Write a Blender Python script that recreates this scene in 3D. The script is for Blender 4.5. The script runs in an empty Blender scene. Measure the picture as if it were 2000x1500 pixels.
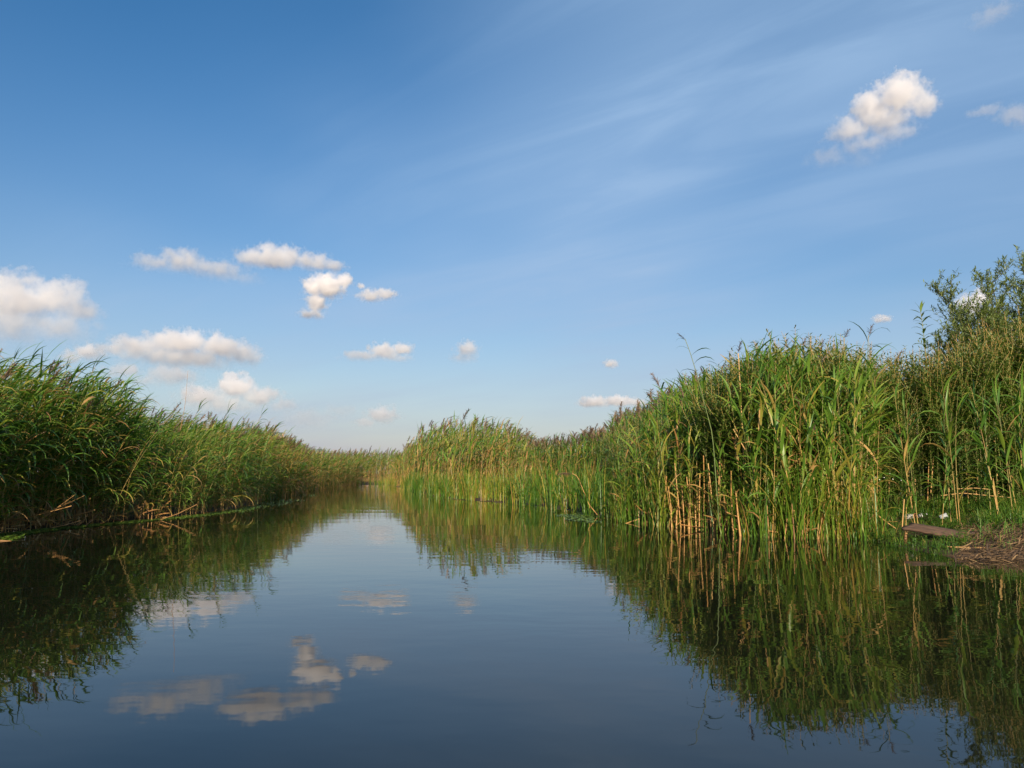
import bpy, bmesh, math, random
import numpy as np
from mathutils import Vector, Matrix, noise as mnoise

R = math.radians
scene = bpy.context.scene
col = scene.collection

# ---------------------------------------------------------------- camera
CAM_H = 0.85
PITCH = R(6.42)
F = 1556.0                     # focal length in pixels of the 2000 px wide photograph
cam_data = bpy.data.cameras.new("camera")
cam_data.sensor_width = 36.0
cam_data.lens = 36.0 * F / 2000.0
cam_data.clip_start = 0.05
cam_data.clip_end = 60000.0
cam = bpy.data.objects.new("camera", cam_data)
cam.location = (0, 0, CAM_H)
cam.rotation_euler = (R(90) + PITCH, 0, 0)
col.objects.link(cam)
scene.camera = cam

# ---------------------------------------------------------------- sky, sun, exposure
SUN_AZ = R(177)               # clockwise from the view direction: behind the camera
SUN_EL = R(21)
CIRRUS_SEED = 0.3
sun_dir = Vector((math.sin(SUN_AZ) * math.cos(SUN_EL), math.cos(SUN_AZ) * math.cos(SUN_EL), math.sin(SUN_EL)))

world = bpy.data.worlds.new("World")
scene.world = world
world.use_nodes = True
wn, wl = world.node_tree.nodes, world.node_tree.links
wn.clear()

def wnode(t, **kw):
    n = wn.new(t)
    for k, v in kw.items():
        setattr(n, k, v)
    return n

w_out = wnode("ShaderNodeOutputWorld")
w_bg = wnode("ShaderNodeBackground")
w_bg.inputs["Strength"].default_value = 0.067
w_sky = wnode("ShaderNodeTexSky", sky_type="NISHITA", sun_disc=False)
w_sky.sun_elevation = SUN_EL
w_sky.sun_rotation = SUN_AZ
w_sky.altitude = 0.0
w_sky.air_density = 1.0
w_sky.dust_density = 0.25
w_sky.ozone_density = 1.6
w_hsv = wnode("ShaderNodeHueSaturation")
w_hsv.inputs["Hue"].default_value = 0.501
w_hsv.inputs["Saturation"].default_value = 1.42
wl.new(w_sky.outputs[0], w_hsv.inputs["Color"])
# thin streaks of high cirrus, drawn on a level sheet far above the marsh
w_tc = wnode("ShaderNodeTexCoord")
w_sep = wnode("ShaderNodeSeparateXYZ")
wl.new(w_tc.outputs["Generated"], w_sep.inputs[0])
w_zc = wnode("ShaderNodeMath", operation="MAXIMUM"); w_zc.inputs[1].default_value = 0.02
wl.new(w_sep.outputs["Z"], w_zc.inputs[0])
w_za = wnode("ShaderNodeMath", operation="ADD"); w_za.inputs[1].default_value = 0.12
wl.new(w_zc.outputs[0], w_za.inputs[0])
w_dx = wnode("ShaderNodeMath", operation="DIVIDE"); w_dy = wnode("ShaderNodeMath", operation="DIVIDE")
wl.new(w_sep.outputs["X"], w_dx.inputs[0]); wl.new(w_za.outputs[0], w_dx.inputs[1])
wl.new(w_sep.outputs["Y"], w_dy.inputs[0]); wl.new(w_za.outputs[0], w_dy.inputs[1])
w_cmb = wnode("ShaderNodeCombineXYZ")
wl.new(w_dx.outputs[0], w_cmb.inputs[0]); wl.new(w_dy.outputs[0], w_cmb.inputs[1])

w_rot = wnode("ShaderNodeVectorRotate", rotation_type="Z_AXIS"); w_rot.inputs["Angle"].default_value = R(36)
w_off = wnode("ShaderNodeVectorMath", operation="ADD"); w_off.inputs[1].default_value = (0.02, -0.58, 0)
wl.new(w_cmb.outputs[0], w_off.inputs[0])
wl.new(w_off.outputs[0], w_rot.inputs["Vector"])

def cirrus(scale, seed, nscale, detail, dist, lo, hi):
    m = wnode("ShaderNodeMapping")
    m.inputs["Scale"].default_value = scale
    wl.new(w_rot.outputs[0], m.inputs[0])
    n = wnode("ShaderNodeTexNoise", noise_dimensions="4D")
    n.inputs["W"].default_value = seed
    n.inputs["Scale"].default_value = nscale
    n.inputs["Detail"].default_value = detail
    n.inputs["Roughness"].default_value = 0.55
    n.inputs["Distortion"].default_value = dist
    wl.new(m.outputs[0], n.inputs["Vector"])
    r = wnode("ShaderNodeMapRange", interpolation_type="SMOOTHSTEP")
    r.inputs["From Min"].default_value = lo
    r.inputs["From Max"].default_value = hi
    wl.new(n.outputs["Fac"], r.inputs["Value"])
    return r.outputs[0]

w_a = cirrus((0.6, 2.3, 1), 0.7, 1.7, 12, 1.3, 0.36, 0.72)
w_b = cirrus((0.6, 0.8, 1), CIRRUS_SEED, 0.62, 3, 0.4, 0.33, 0.80)
w_mul = wnode("ShaderNodeMath", operation="MULTIPLY"); wl.new(w_a, w_mul.inputs[0]); wl.new(w_b, w_mul.inputs[1])
w_half = wnode("ShaderNodeMath", operation="MULTIPLY"); wl.new(w_mul.outputs[0], w_half.inputs[0]); w_half.inputs[1].default_value = 0.55
w_add = wnode("ShaderNodeMath", operation="MULTIPLY_ADD"); wl.new(w_b, w_add.inputs[0]); w_add.inputs[1].default_value = 1.15
wl.new(w_half.outputs[0], w_add.inputs[2])
w_amt = wnode("ShaderNodeMath", operation="MULTIPLY", use_clamp=True); wl.new(w_add.outputs[0], w_amt.inputs[0]); w_amt.inputs[1].default_value = 0.56
w_mix = wnode("ShaderNodeMix", data_type="RGBA")
w_mix.inputs["B"].default_value = (3.3, 4.9, 7.0, 1)
wl.new(w_amt.outputs[0], w_mix.inputs["Factor"])
wl.new(w_hsv.outputs[0], w_mix.inputs["A"])
# the hazy lavender air low over the marsh, all the way round
w_hz = wnode("ShaderNodeMath", operation="MULTIPLY"); w_hz.inputs[1].default_value = -6.0
wl.new(w_zc.outputs[0], w_hz.inputs[0])
w_he = wnode("ShaderNodeMath", operation="EXPONENT"); wl.new(w_hz.outputs[0], w_he.inputs[0])
w_hf = wnode("ShaderNodeMath", operation="MULTIPLY"); wl.new(w_he.outputs[0], w_hf.inputs[0]); w_hf.inputs[1].default_value = 0.98
w_mix2 = wnode("ShaderNodeMix", data_type="RGBA")
w_mix2.inputs["B"].default_value = (3.5, 3.4, 4.15, 1)
wl.new(w_hf.outputs[0], w_mix2.inputs["Factor"])
wl.new(w_mix.outputs["Result"], w_mix2.inputs["A"])
wl.new(w_mix2.outputs["Result"], w_bg.inputs["Color"])
wl.new(w_bg.outputs[0], w_out.inputs["Surface"])

sun_data = bpy.data.lights.new("sun", "SUN")
sun_data.energy = 5.0
sun_data.color = (1.0, 0.84, 0.62)
sun_data.angle = R(0.5)
sun = bpy.data.objects.new("sun", sun_data)
sun.rotation_euler = (-sun_dir).to_track_quat("-Z", "Y").to_euler()
sun.location = sun_dir * 60
col.objects.link(sun)

scene.view_settings.view_transform = "Standard"
scene.view_settings.look = "None"
scene.view_settings.exposure = 0.86
scene.view_settings.gamma = 1.0
scene.view_settings.use_curve_mapping = False
scene.cycles.use_denoising = True
scene.cycles.max_bounces = 16
scene.cycles.diffuse_bounces = 3
scene.cycles.glossy_bounces = 3
scene.cycles.transmission_bounces = 4
scene.cycles.volume_bounces = 14
scene.cycles.transparent_max_bounces = 8
scene.cycles.volume_max_steps = 256

# ---------------------------------------------------------------- helpers
def ray(px, py):
    """direction through a pixel of the 2000x1500 photograph"""
    u, v = (px - 1000) / F, (750 - py) / F
    return Vector((u, math.cos(PITCH) - v * math.sin(PITCH), math.sin(PITCH) + v * math.cos(PITCH)))

def at(px, py, z=0.0):
    d = ray(px, py)
    t = (z - CAM_H) / d.z
    return Vector((d.x * t, d.y * t, z))

def project(x, y, z):
    dy, dz = y, z - CAM_H
    fwd = dy * math.cos(PITCH) + dz * math.sin(PITCH)
    up = -dy * math.sin(PITCH) + dz * math.cos(PITCH)
    return 1000 + F * x / fwd, 750 - F * up / fwd

def new_mat(name):
    m = bpy.data.materials.new(name)
    m.use_nodes = True
    m.node_tree.nodes.clear()
    return m, m.node_tree.nodes, m.node_tree.links

def link(name, data, parent=None, label=None, cat=None, group=None, kind=None, loc=None):
    o = bpy.data.objects.new(name, data)
    col.objects.link(o)
    if parent is not None:
        o.parent = parent
    if loc is not None:
        o.location = loc
    if label: o["label"] = label
    if cat: o["category"] = cat
    if group: o["group"] = group
    if kind: o["kind"] = kind
    return o
# ---------------------------------------------------------------- shore lines, traced once and laid on the water plane
LEFT_PX = [(-900, 1290), (-500, 1160), (-200, 1088), (0, 1044), (80, 1034), (150, 1027), (230, 1020), (300, 1014), (400, 1004), (470, 992), (520, 978),
           (560, 967), (620, 956), (660, 950), (700, 946)]
RIGHT_PX = [(740, 946), (765, 950), (800, 958), (830, 968), (880, 976), (960, 981), (1040, 988), (1130, 1003), (1210, 1016), (1300, 1025), (1380, 1033),
            (1450, 1042), (1540, 1049), (1640, 1050), (1690, 1052), (1760, 1070), (1850, 1087), (2000, 1092), (2300, 1102)]
LEFT = [at(*p).xy for p in LEFT_PX]
RIGHT = [at(*p).xy for p in RIGHT_PX]
CHANNEL = np.array([(-6.2, -40.0)] + [tuple(p) for p in LEFT] + [tuple(p) for p in RIGHT] + [(9.5, 6.0), (12.0, -40.0)])

def inland(P):
    """signed distance to the channel: positive on land, negative over water; P is (n,2)"""
    P = np.asarray(P, float)
    A = CHANNEL; B = np.roll(CHANNEL, -1, axis=0)
    best = np.full(len(P), 1e9)
    inside = np.zeros(len(P), bool)
    for a, b in zip(A, B):
        ab = b - a
        t = np.clip(((P - a) @ ab) / (ab @ ab), 0, 1)
        q = P - (a + t[:, None] * ab)
        best = np.minimum(best, np.hypot(q[:, 0], q[:, 1]))
        cond = (a[1] > P[:, 1]) != (b[1] > P[:, 1])
        with np.errstate(divide="ignore", invalid="ignore"):
            xx = a[0] + (P[:, 1] - a[1]) * (b[0] - a[0]) / (b[1] - a[1])
        inside ^= cond & (P[:, 0] < xx)
    return np.where(inside, -best, best)

def ground_z(P):
    P = np.asarray(P, float).reshape(-1, 2)
    s = inland(P)
    right = 1 / (1 + np.exp(-(P[:, 0] - 1.0) / 1.5)) * 1 / (1 + np.exp((P[:, 1] - 20) / 2.5))
    top = 0.14 + 0.34 * right
    k = 2.6 - 0.6 * right
    z = np.where(s > 0, top * (1 - np.exp(-np.maximum(s, 0) / k)), -0.7 * (1 - np.exp(np.minimum(s, 0) / 1.2)))
    x, y = P[:, 0], P[:, 1]
    bump = 0.5 * np.sin(x * 2.3 + 1.7 * np.sin(y * 1.9)) * np.sin(y * 2.9 + 0.8) + 0.3 * np.sin(x * 6.1 + y * 4.3) + 0.2 * np.sin(x * 11.7 - y * 9.1)
    return z + bump * 0.022 * np.clip(s / 0.5 + 0.4, 0, 1) - 0.004

def ax(parts):
    out = []
    for a, b, st in parts:
        out += list(np.arange(a, b, st))
    return np.array(out + [parts[-1][1]])

gx = ax([(-9000, -2000, 3500), (-2000, -200, 600), (-200, -40, 20), (-40, -14, 1.3), (-14, -4, 0.4), (-4, 3, 0.5), (3, 9, 0.1), (9, 16, 0.4), (16, 40, 1.5), (40, 200, 20), (200, 2000, 600), (2000, 9000, 3500)])
gy = ax([(-9000, -1500, 2500), (-1500, -60, 240), (-60, 0, 6), (0, 7, 0.7), (7, 13, 0.1), (13, 25, 0.4), (25, 60, 1.0), (60, 120, 2.5), (120, 300, 20), (300, 2000, 600), (2000, 9000, 3500)])
GX, GY = np.meshgrid(gx, gy)
GZ = ground_z(np.stack([GX.ravel(), GY.ravel()], 1))
nx, ny = len(gx), len(gy)
I = np.arange(nx * ny).reshape(ny, nx)
Q = np.stack([I[:-1, :-1], I[:-1, 1:], I[1:, 1:], I[1:, :-1]], -1).reshape(-1, 4)

def quads_mesh(name, V, Q, mats, attrs=None, smooth=True, mat_index=None):
    me = bpy.data.meshes.new(name)
    V = np.ascontiguousarray(V, np.float32); Q = np.ascontiguousarray(Q, np.int32)
    me.vertices.add(len(V)); me.vertices.foreach_set("co", V.ravel())
    me.loops.add(Q.size); me.loops.foreach_set("vertex_index", Q.ravel())
    me.polygons.add(len(Q))
    me.polygons.foreach_set("loop_start", np.arange(0, Q.size, 4, dtype=np.int32))
    me.polygons.foreach_set("loop_total", np.full(len(Q), 4, np.int32))
    if smooth:
        me.polygons.foreach_set("use_smooth", np.ones(len(Q), bool))
    for mt in (mats if isinstance(mats, (list, tuple)) else [mats]):
        me.materials.append(mt)
    if mat_index is not None:
        me.polygons.foreach_set("material_index", np.ascontiguousarray(mat_index, np.int32))
    for k, v in (attrs or {}).items():
        at_ = me.attributes.new(k, "FLOAT", "POINT")
        at_.data.foreach_set("value", np.ascontiguousarray(v, np.float32))
    me.update(calc_edges=True)
    return me

m, n, l = new_mat("marsh_soil")
out = n.new("ShaderNodeOutputMaterial"); bs = n.new("ShaderNodeBsdfPrincipled")
tc = n.new("ShaderNodeTexCoord")
n1 = n.new("ShaderNodeTexNoise"); n1.inputs["Scale"].default_value = 3.0; n1.inputs["Detail"].default_value = 8
n2 = n.new("ShaderNodeTexNoise"); n2.inputs["Scale"].default_value = 28.0; n2.inputs["Detail"].default_value = 6
l.new(tc.outputs["Object"], n1.inputs["Vector"]); l.new(tc.outputs["Object"], n2.inputs["Vector"])
cr = n.new("ShaderNodeValToRGB")
cr.color_ramp.elements[0].position = 0.3; cr.color_ramp.elements[0].color = (0.020, 0.012, 0.005, 1)
cr.color_ramp.elements[1].position = 0.72; cr.color_ramp.elements[1].color = (0.085, 0.046, 0.015, 1)
mx = n.new("ShaderNodeMix"); mx.data_type = "FLOAT"; mx.inputs["Factor"].default_value = 0.5
l.new(n1.outputs["Fac"], mx.inputs["A"]); l.new(n2.outputs["Fac"], mx.inputs["B"])
l.new(mx.outputs["Result"], cr.inputs["Fac"])
l.new(cr.outputs["Color"], bs.inputs["Base Color"])
bs.inputs["Roughness"].default_value = 0.8
bp = n.new("ShaderNodeBump"); bp.inputs["Distance"].default_value = 0.03; bp.inputs["Strength"].default_value = 0.8
l.new(n2.outputs["Fac"], bp.inputs["Height"]); l.new(bp.outputs[0], bs.inputs["Normal"])
l.new(bs.outputs[0], out.inputs["Surface"])
MAT_SOIL = m
link("ground", quads_mesh("ground", np.stack([GX.ravel(), GY.ravel(), GZ], 1), Q, MAT_SOIL), kind="structure")
# ---------------------------------------------------------------- water
m, n, l = new_mat("still_water")
out = n.new("ShaderNodeOutputMaterial"); bs = n.new("ShaderNodeBsdfPrincipled")
bs.inputs["Base Color"].default_value = (0.007, 0.008, 0.005, 1)
bs.inputs["Roughness"].default_value = 0.015
bs.inputs["IOR"].default_value = 1.333
bs.inputs["Specular IOR Level"].default_value = 0.45
tc = n.new("ShaderNodeTexCoord")
def ripple(scale, stretch, detail):
    mp = n.new("ShaderNodeMapping"); mp.inputs["Scale"].default_value = stretch
    l.new(tc.outputs["Object"], mp.inputs[0])
    t = n.new("ShaderNodeTexNoise"); t.inputs["Scale"].default_value = scale; t.inputs["Detail"].default_value = detail
    t.inputs["Roughness"].default_value = 0.45
    l.new(mp.outputs[0], t.inputs["Vector"])
    return t.outputs["Fac"]
r1 = ripple(5.0, (0.6, 1.0, 1), 2)
r2 = ripple(0.7, (0.5, 1.0, 1), 2)
patch = ripple(0.16, (0.4, 1.0, 1), 2)
pr = n.new("ShaderNodeMapRange"); l.new(patch, pr.inputs["Value"])
pr.inputs["From Min"].default_value = 0.4; pr.inputs["From Max"].default_value = 0.65
pr.inputs["To Min"].default_value = 0.35; pr.inputs["To Max"].default_value = 1.0
mu = n.new("ShaderNodeMath"); mu.operation = "MULTIPLY"; l.new(r1, mu.inputs[0]); l.new(pr.outputs[0], mu.inputs[1])
ad = n.new("ShaderNodeMath"); ad.operation = "MULTIPLY_ADD"; l.new(r2, ad.inputs[0]); ad.inputs[1].default_value = 2.5; l.new(mu.outputs[0], ad.inputs[2])
bp = n.new("ShaderNodeBump"); bp.inputs["Strength"].default_value = 1.0; bp.inputs["Distance"].default_value = 0.0018
l.new(ad.outputs[0], bp.inputs["Height"]); l.new(bp.outputs[0], bs.inputs["Normal"])
l.new(bs.outputs[0], out.inputs["Surface"])
me = bpy.data.meshes.new("water")
me.from_pydata([(-140, -60, 0), (140, -60, 0), (140, 160, 0), (-140, 160, 0)], [], [(0, 1, 2, 3)])
me.materials.append(m)
link("water", me, kind="structure")
# ---------------------------------------------------------------- plant materials
def leaf_material(name, stops, transl=0.3, rough=0.42, patch=0.10, objvar=0.14, spec=0.5, tip=0.16):
    m, n, l = new_mat(name)
    out = n.new("ShaderNodeOutputMaterial")
    at_ = n.new("ShaderNodeAttribute"); at_.attribute_name = "tint"
    al = n.new("ShaderNodeAttribute"); al.attribute_name = "along"
    oi = n.new("ShaderNodeObjectInfo")
    geo = n.new("ShaderNodeNewGeometry")
    nz = n.new("ShaderNodeTexNoise"); nz.inputs["Scale"].default_value = 0.55; nz.inputs["Detail"].default_value = 3
    l.new(geo.outputs["Position"], nz.inputs["Vector"])
    def mad(a, b, c):
        q = n.new("ShaderNodeMath"); q.operation = "MULTIPLY_ADD"
        for i, v in enumerate((a, b, c)):
            if isinstance(v, (int, float)): q.inputs[i].default_value = v
            else: l.new(v, q.inputs[i])
        return q.outputs[0]
    v = mad(oi.outputs["Random"], objvar, -objvar * 0.5)
    v = mad(nz.outputs["Fac"], patch * 2, v)
    v = mad(1.0, at_.outputs["Fac"], v)
    sq = n.new("ShaderNodeMath"); sq.operation = "POWER"; l.new(al.outputs["Fac"], sq.inputs[0]); sq.inputs[1].default_value = 4.0
    v = mad(sq.outputs[0], tip, v)
    v = mad(1.0, v, -patch)
    cr = n.new("ShaderNodeValToRGB")
    els = cr.color_ramp.elements
    while len(els) < len(stops): els.new(0.5)
    for e, (p, c) in zip(els, stops):
        e.position = p; e.color = (*c, 1)
    l.new(v, cr.inputs["Fac"])
    bs = n.new("ShaderNodeBsdfPrincipled")
    l.new(cr.outputs["Color"], bs.inputs["Base Color"])
    bs.inputs["Roughness"].default_value = rough
    bs.inputs["Specular IOR Level"].default_value = spec
    if transl > 0:
        tr = n.new("ShaderNodeBsdfTranslucent")
        br = n.new("ShaderNodeMix"); br.data_type = "RGBA"; br.blend_type = "MULTIPLY"; br.inputs["Factor"].default_value = 1.0
        l.new(cr.outputs["Color"], br.inputs["A"]); br.inputs["B"].default_value = (1.25, 1.3, 0.55, 1)
        l.new(br.outputs["Result"], tr.inputs["Color"])
        mx = n.new("ShaderNodeMixShader"); mx.inputs["Fac"].default_value = transl
        l.new(bs.outputs[0], mx.inputs[1]); l.new(tr.outputs[0], mx.inputs[2])
        l.new(mx.outputs[0], out.inputs["Surface"])
    else:
        l.new(bs.outputs[0], out.inputs["Surface"])
    return m

REED_STOPS = [(0.0, (0.036, 0.090, 0.020)), (0.28, (0.064, 0.148, 0.020)), (0.5, (0.110, 0.205, 0.024)), (0.66, (0.19, 0.245, 0.032)),
              (0.80, (0.32, 0.26, 0.05)), (0.90, (0.44, 0.28, 0.10)), (1.0, (0.32, 0.165, 0.06))]
MAT_REED = leaf_material("reed_blade", REED_STOPS, transl=0.36)
MAT_STEM = leaf_material("reed_stem", [(0.0, (0.075, 0.11, 0.025)), (0.4, (0.13, 0.15, 0.035)), (0.65, (0.31, 0.21, 0.06)), (1.0, (0.47, 0.26, 0.085))], transl=0.0, patch=0.05, tip=0.42)
MAT_DEAD = leaf_material("dead_straw", [(0.0, (0.15, 0.07, 0.025)), (0.45, (0.40, 0.21, 0.065)), (1.0, (0.52, 0.32, 0.12))], transl=0.12, patch=0.08, rough=0.6)
MAT_ROT = leaf_material("rotten_straw", [(0.0, (0.035, 0.020, 0.010)), (0.5, (0.10, 0.058, 0.026)), (1.0, (0.26, 0.165, 0.075))], transl=0.05, patch=0.08, rough=0.7)
MAT_SEDGE = leaf_material("sedge_blade", [(0.0, (0.030, 0.085, 0.012)), (0.35, (0.060, 0.150, 0.014)), (0.6, (0.13, 0.205, 0.020)), (0.8, (0.28, 0.24, 0.03)), (1.0, (0.38, 0.22, 0.07))], transl=0.32)
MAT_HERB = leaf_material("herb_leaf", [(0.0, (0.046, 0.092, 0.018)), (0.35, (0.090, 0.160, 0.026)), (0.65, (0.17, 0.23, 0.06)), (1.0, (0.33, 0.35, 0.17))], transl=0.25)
MAT_WILLOW = leaf_material("willow_leaf", [(0.0, (0.08, 0.125, 0.035)), (0.5, (0.18, 0.235, 0.07)), (1.0, (0.34, 0.36, 0.17))], transl=0.35)
MAT_PLUME = leaf_material("reed_plume", [(0.0, (0.055, 0.035, 0.028)), (0.5, (0.15, 0.095, 0.062)), (1.0, (0.33, 0.23, 0.15))], transl=0.2, rough=0.8)
MAT_BARK = leaf_material("willow_bark", [(0.0, (0.07, 0.055, 0.035)), (1.0, (0.16, 0.13, 0.08))], transl=0.0, rough=0.8)
MAT_GRASS = leaf_material("bank_grass", [(0.0, (0.022, 0.070, 0.010)), (0.4, (0.050, 0.135, 0.012)), (0.7, (0.12, 0.19, 0.02)), (1.0, (0.28, 0.22, 0.06))], transl=0.3)
MAT_DUCK = leaf_material("duckweed", [(0.0, (0.035, 0.085, 0.012)), (0.5, (0.075, 0.135, 0.015)), (1.0, (0.15, 0.19, 0.03))], transl=0.0, patch=0.15)

# ---------------------------------------------------------------- shape library (plain arrays of quads)
class Shape:
    __slots__ = ("V", "Q", "along", "mat", "meshes")
    def __init__(s, V, Q, along, mat):
        s.V = np.asarray(V, float); s.Q = np.asarray(Q, int); s.along = np.asarray(along, float); s.mat = mat; s.meshes = {}
    def mesh(s, name, tint):
        k = (name, round(tint * 10))
        if k not in s.meshes:
            s.meshes[k] = quads_mesh(name, s.V, s.Q, s.mat, {"tint": np.full(len(s.V), round(tint * 10) / 10), "along": s.along})
        return s.meshes[k]

def ribbon(L, W, e0, e1, power=1.3, segs=5, twist=0.0, fold=0.25, across=2, wide_at=0.22, yaw_curve=0.0, base_w=0.45, mat=None):
    """a leaf or blade that starts at the origin, runs along +x and arches in the xz plane"""
    ts = np.linspace(0, 1, segs + 1)
    fine = np.linspace(0, 1, 60)
    ang = e0 + (e1 - e0) * fine ** power
    yw = yaw_curve * fine ** 2
    dx, dy, dz = np.cos(ang) * np.cos(yw), np.cos(ang) * np.sin(yw), np.sin(ang)
    c = np.stack([np.cumsum(dx), np.cumsum(dy), np.cumsum(dz)], 1) * L / 60
    c -= c[0]
    V, A = [], []
    for t in ts:
        i = min(int(t * 59), 59)
        T = np.array([dx[i], dy[i], dz[i]])
        S = np.cross(np.array([0, 0, 1.0]), T); S /= (np.linalg.norm(S) + 1e-9)
        N = np.cross(T, S)
        a = twist * t
        S2 = S * math.cos(a) + N * math.sin(a); N2 = N * math.cos(a) - S * math.sin(a)
        w = W * (base_w + (1 - base_w) * min(t / wide_at, 1)) * (1 if t < wide_at else max(1 - ((t - wide_at) / (1 - wide_at)) ** 1.7, 0.06)) * 0.5
        if across == 2:
            V += [c[i] - S2 * w + N2 * w * fold, c[i], c[i] + S2 * w + N2 * w * fold]; A += [t] * 3
        else:
            V += [c[i] - S2 * w, c[i] + S2 * w]; A += [t] * 2
    k = across + 1
    Q = [(j * k + a, (j + 1) * k + a, (j + 1) * k + a + 1, j * k + a + 1) for j in range(segs) for a in range(across)]
    return Shape(V, Q, A, mat)

def tube(P, rad, sides=4, mat=None):
    P = np.asarray(P, float); V, A = [], []
    for i in range(len(P)):
        T = P[min(i + 1, len(P) - 1)] - P[max(i - 1, 0)]
        T /= np.linalg.norm(T) + 1e-9
        ref = np.array([0, 1.0, 0]) if abs(T[1]) < 0.9 else np.array([1.0, 0, 0])
        S = np.cross(ref, T); S /= np.linalg.norm(S); N = np.cross(T, S)
        for k in range(sides):
            a = 2 * math.pi * k / sides
            V.append(P[i] + (S * math.cos(a) + N * math.sin(a)) * rad[i]); A.append(i / (len(P) - 1))
    Q = [(i * sides + k, i * sides + (k + 1) % sides, (i + 1) * sides + (k + 1) % sides, (i + 1) * sides + k) for i in range(len(P) - 1) for k in range(sides)]
    return Shape(V, Q, A, mat)

def merge(shapes_tints):
    """[(Shape, 4x4 or None, tint)] -> V, Q, tint, along"""
    Vs, Qs, Ts, As = [], [], [], []; o = 0
    for s, M, t in shapes_tints:
        V = s.V if M is None else s.V @ M[:3, :3].T + M[:3, 3]
        Vs.append(V); Qs.append(s.Q + o); As.append(s.along); o += len(V)
        Ts.append(np.full(len(V), t) if np.isscalar(t) else t)
    return np.concatenate(Vs), np.concatenate(Qs), np.concatenate(Ts), np.concatenate(As)

def xf(loc=(0, 0, 0), rz=0.0, ry=0.0, rx=0.0, s=1.0):
    cz, sz, cy, sy, cx, sx = math.cos(rz), math.sin(rz), math.cos(ry), math.sin(ry), math.cos(rx), math.sin(rx)
    Z = np.array([[cz, -sz, 0], [sz, cz, 0], [0, 0, 1]]); Y = np.array([[cy, 0, sy], [0, 1, 0], [-sy, 0, cy]]); X = np.array([[1, 0, 0], [0, cx, -sx], [0, sx, cx]])
    M = np.eye(4); M[:3, :3] = (Z @ Y @ X) * s; M[:3, 3] = loc
    return M

rng = random.Random(11)
REED_H = 2.5
BENDS = [0.03, 0.07, 0.12, 0.19, 0.28]
def stem_point(b, t):
    return (b * REED_H * t ** 2.3, 0.0, REED_H * t * (1 - 0.30 * b * t * t))
STEM = [tube([stem_point(b, t) for t in np.linspace(0, 1, 8)], np.linspace(0.0075, 0.0022, 8), 4, MAT_STEM) for b in BENDS]
STEM_LOW = [tube([stem_point(b, t) for t in np.linspace(0, 1, 4)], np.linspace(0.008, 0.003, 4), 3, MAT_STEM) for b in BENDS]
for s_ in STEM + STEM_LOW: s_.along = 1 - s_.along * 0.75      # straw coloured towards the foot
LEAF, LEAF_LOW = {}, {}
for cls, (e0, e1) in {"droop": (35, -75), "arch": (52, -35), "upright": (71, 26)}.items():
    LEAF[cls] = []; LEAF_LOW[cls] = []
    for k in range(6):
        a0, a1 = R(e0 + rng.uniform(-12, 10)), R(e1 + rng.uniform(-16, 16))
        W = rng.uniform(0.030, 0.046); L = rng.uniform(0.44, 0.66); tw = rng.uniform(-1.3, 1.3); yc = rng.uniform(-0.5, 0.5); pw = rng.uniform(1.1, 2.2)
        LEAF[cls].append(ribbon(L, W, a0, a1, pw, 5, tw, 0.25, 2, yaw_curve=yc, mat=MAT_REED))
        LEAF_LOW[cls].append(ribbon(L, W * 1.05, a0, a1, pw, 3, tw, 0, 1, yaw_curve=yc, mat=MAT_REED))

def make_plume(r, n=46):
    parts = []
    for i in range(n):
        t = i / n
        L = (0.11 - 0.05 * t) * r.uniform(0.7, 1.2)
        s = ribbon(L, 0.011, R(72 - 20 * r.random()), R(r.uniform(-5, 45)), 1.2, 2, r.uniform(-1, 1), 0, 1, wide_at=0.5)
        parts.append((s, xf((0.05 * t * t, 0, 0.24 * t), rz=r.gauss(0, 1.3)), 0.5))
    V, Q, T, A = merge(parts)
    return Shape(V, Q, A, MAT_PLUME)
PLUME = [make_plume(random.Random(k)) for k in range(4)]

def pick_tint(r, mean, sd, yellow, dry):
    q = r.random()
    if q < dry: return r.uniform(0.86, 1.0)
    if q < dry + yellow: return r.uniform(0.64, 0.82)
    return min(max(r.gauss(mean, sd), 0.02), 0.66)

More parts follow.
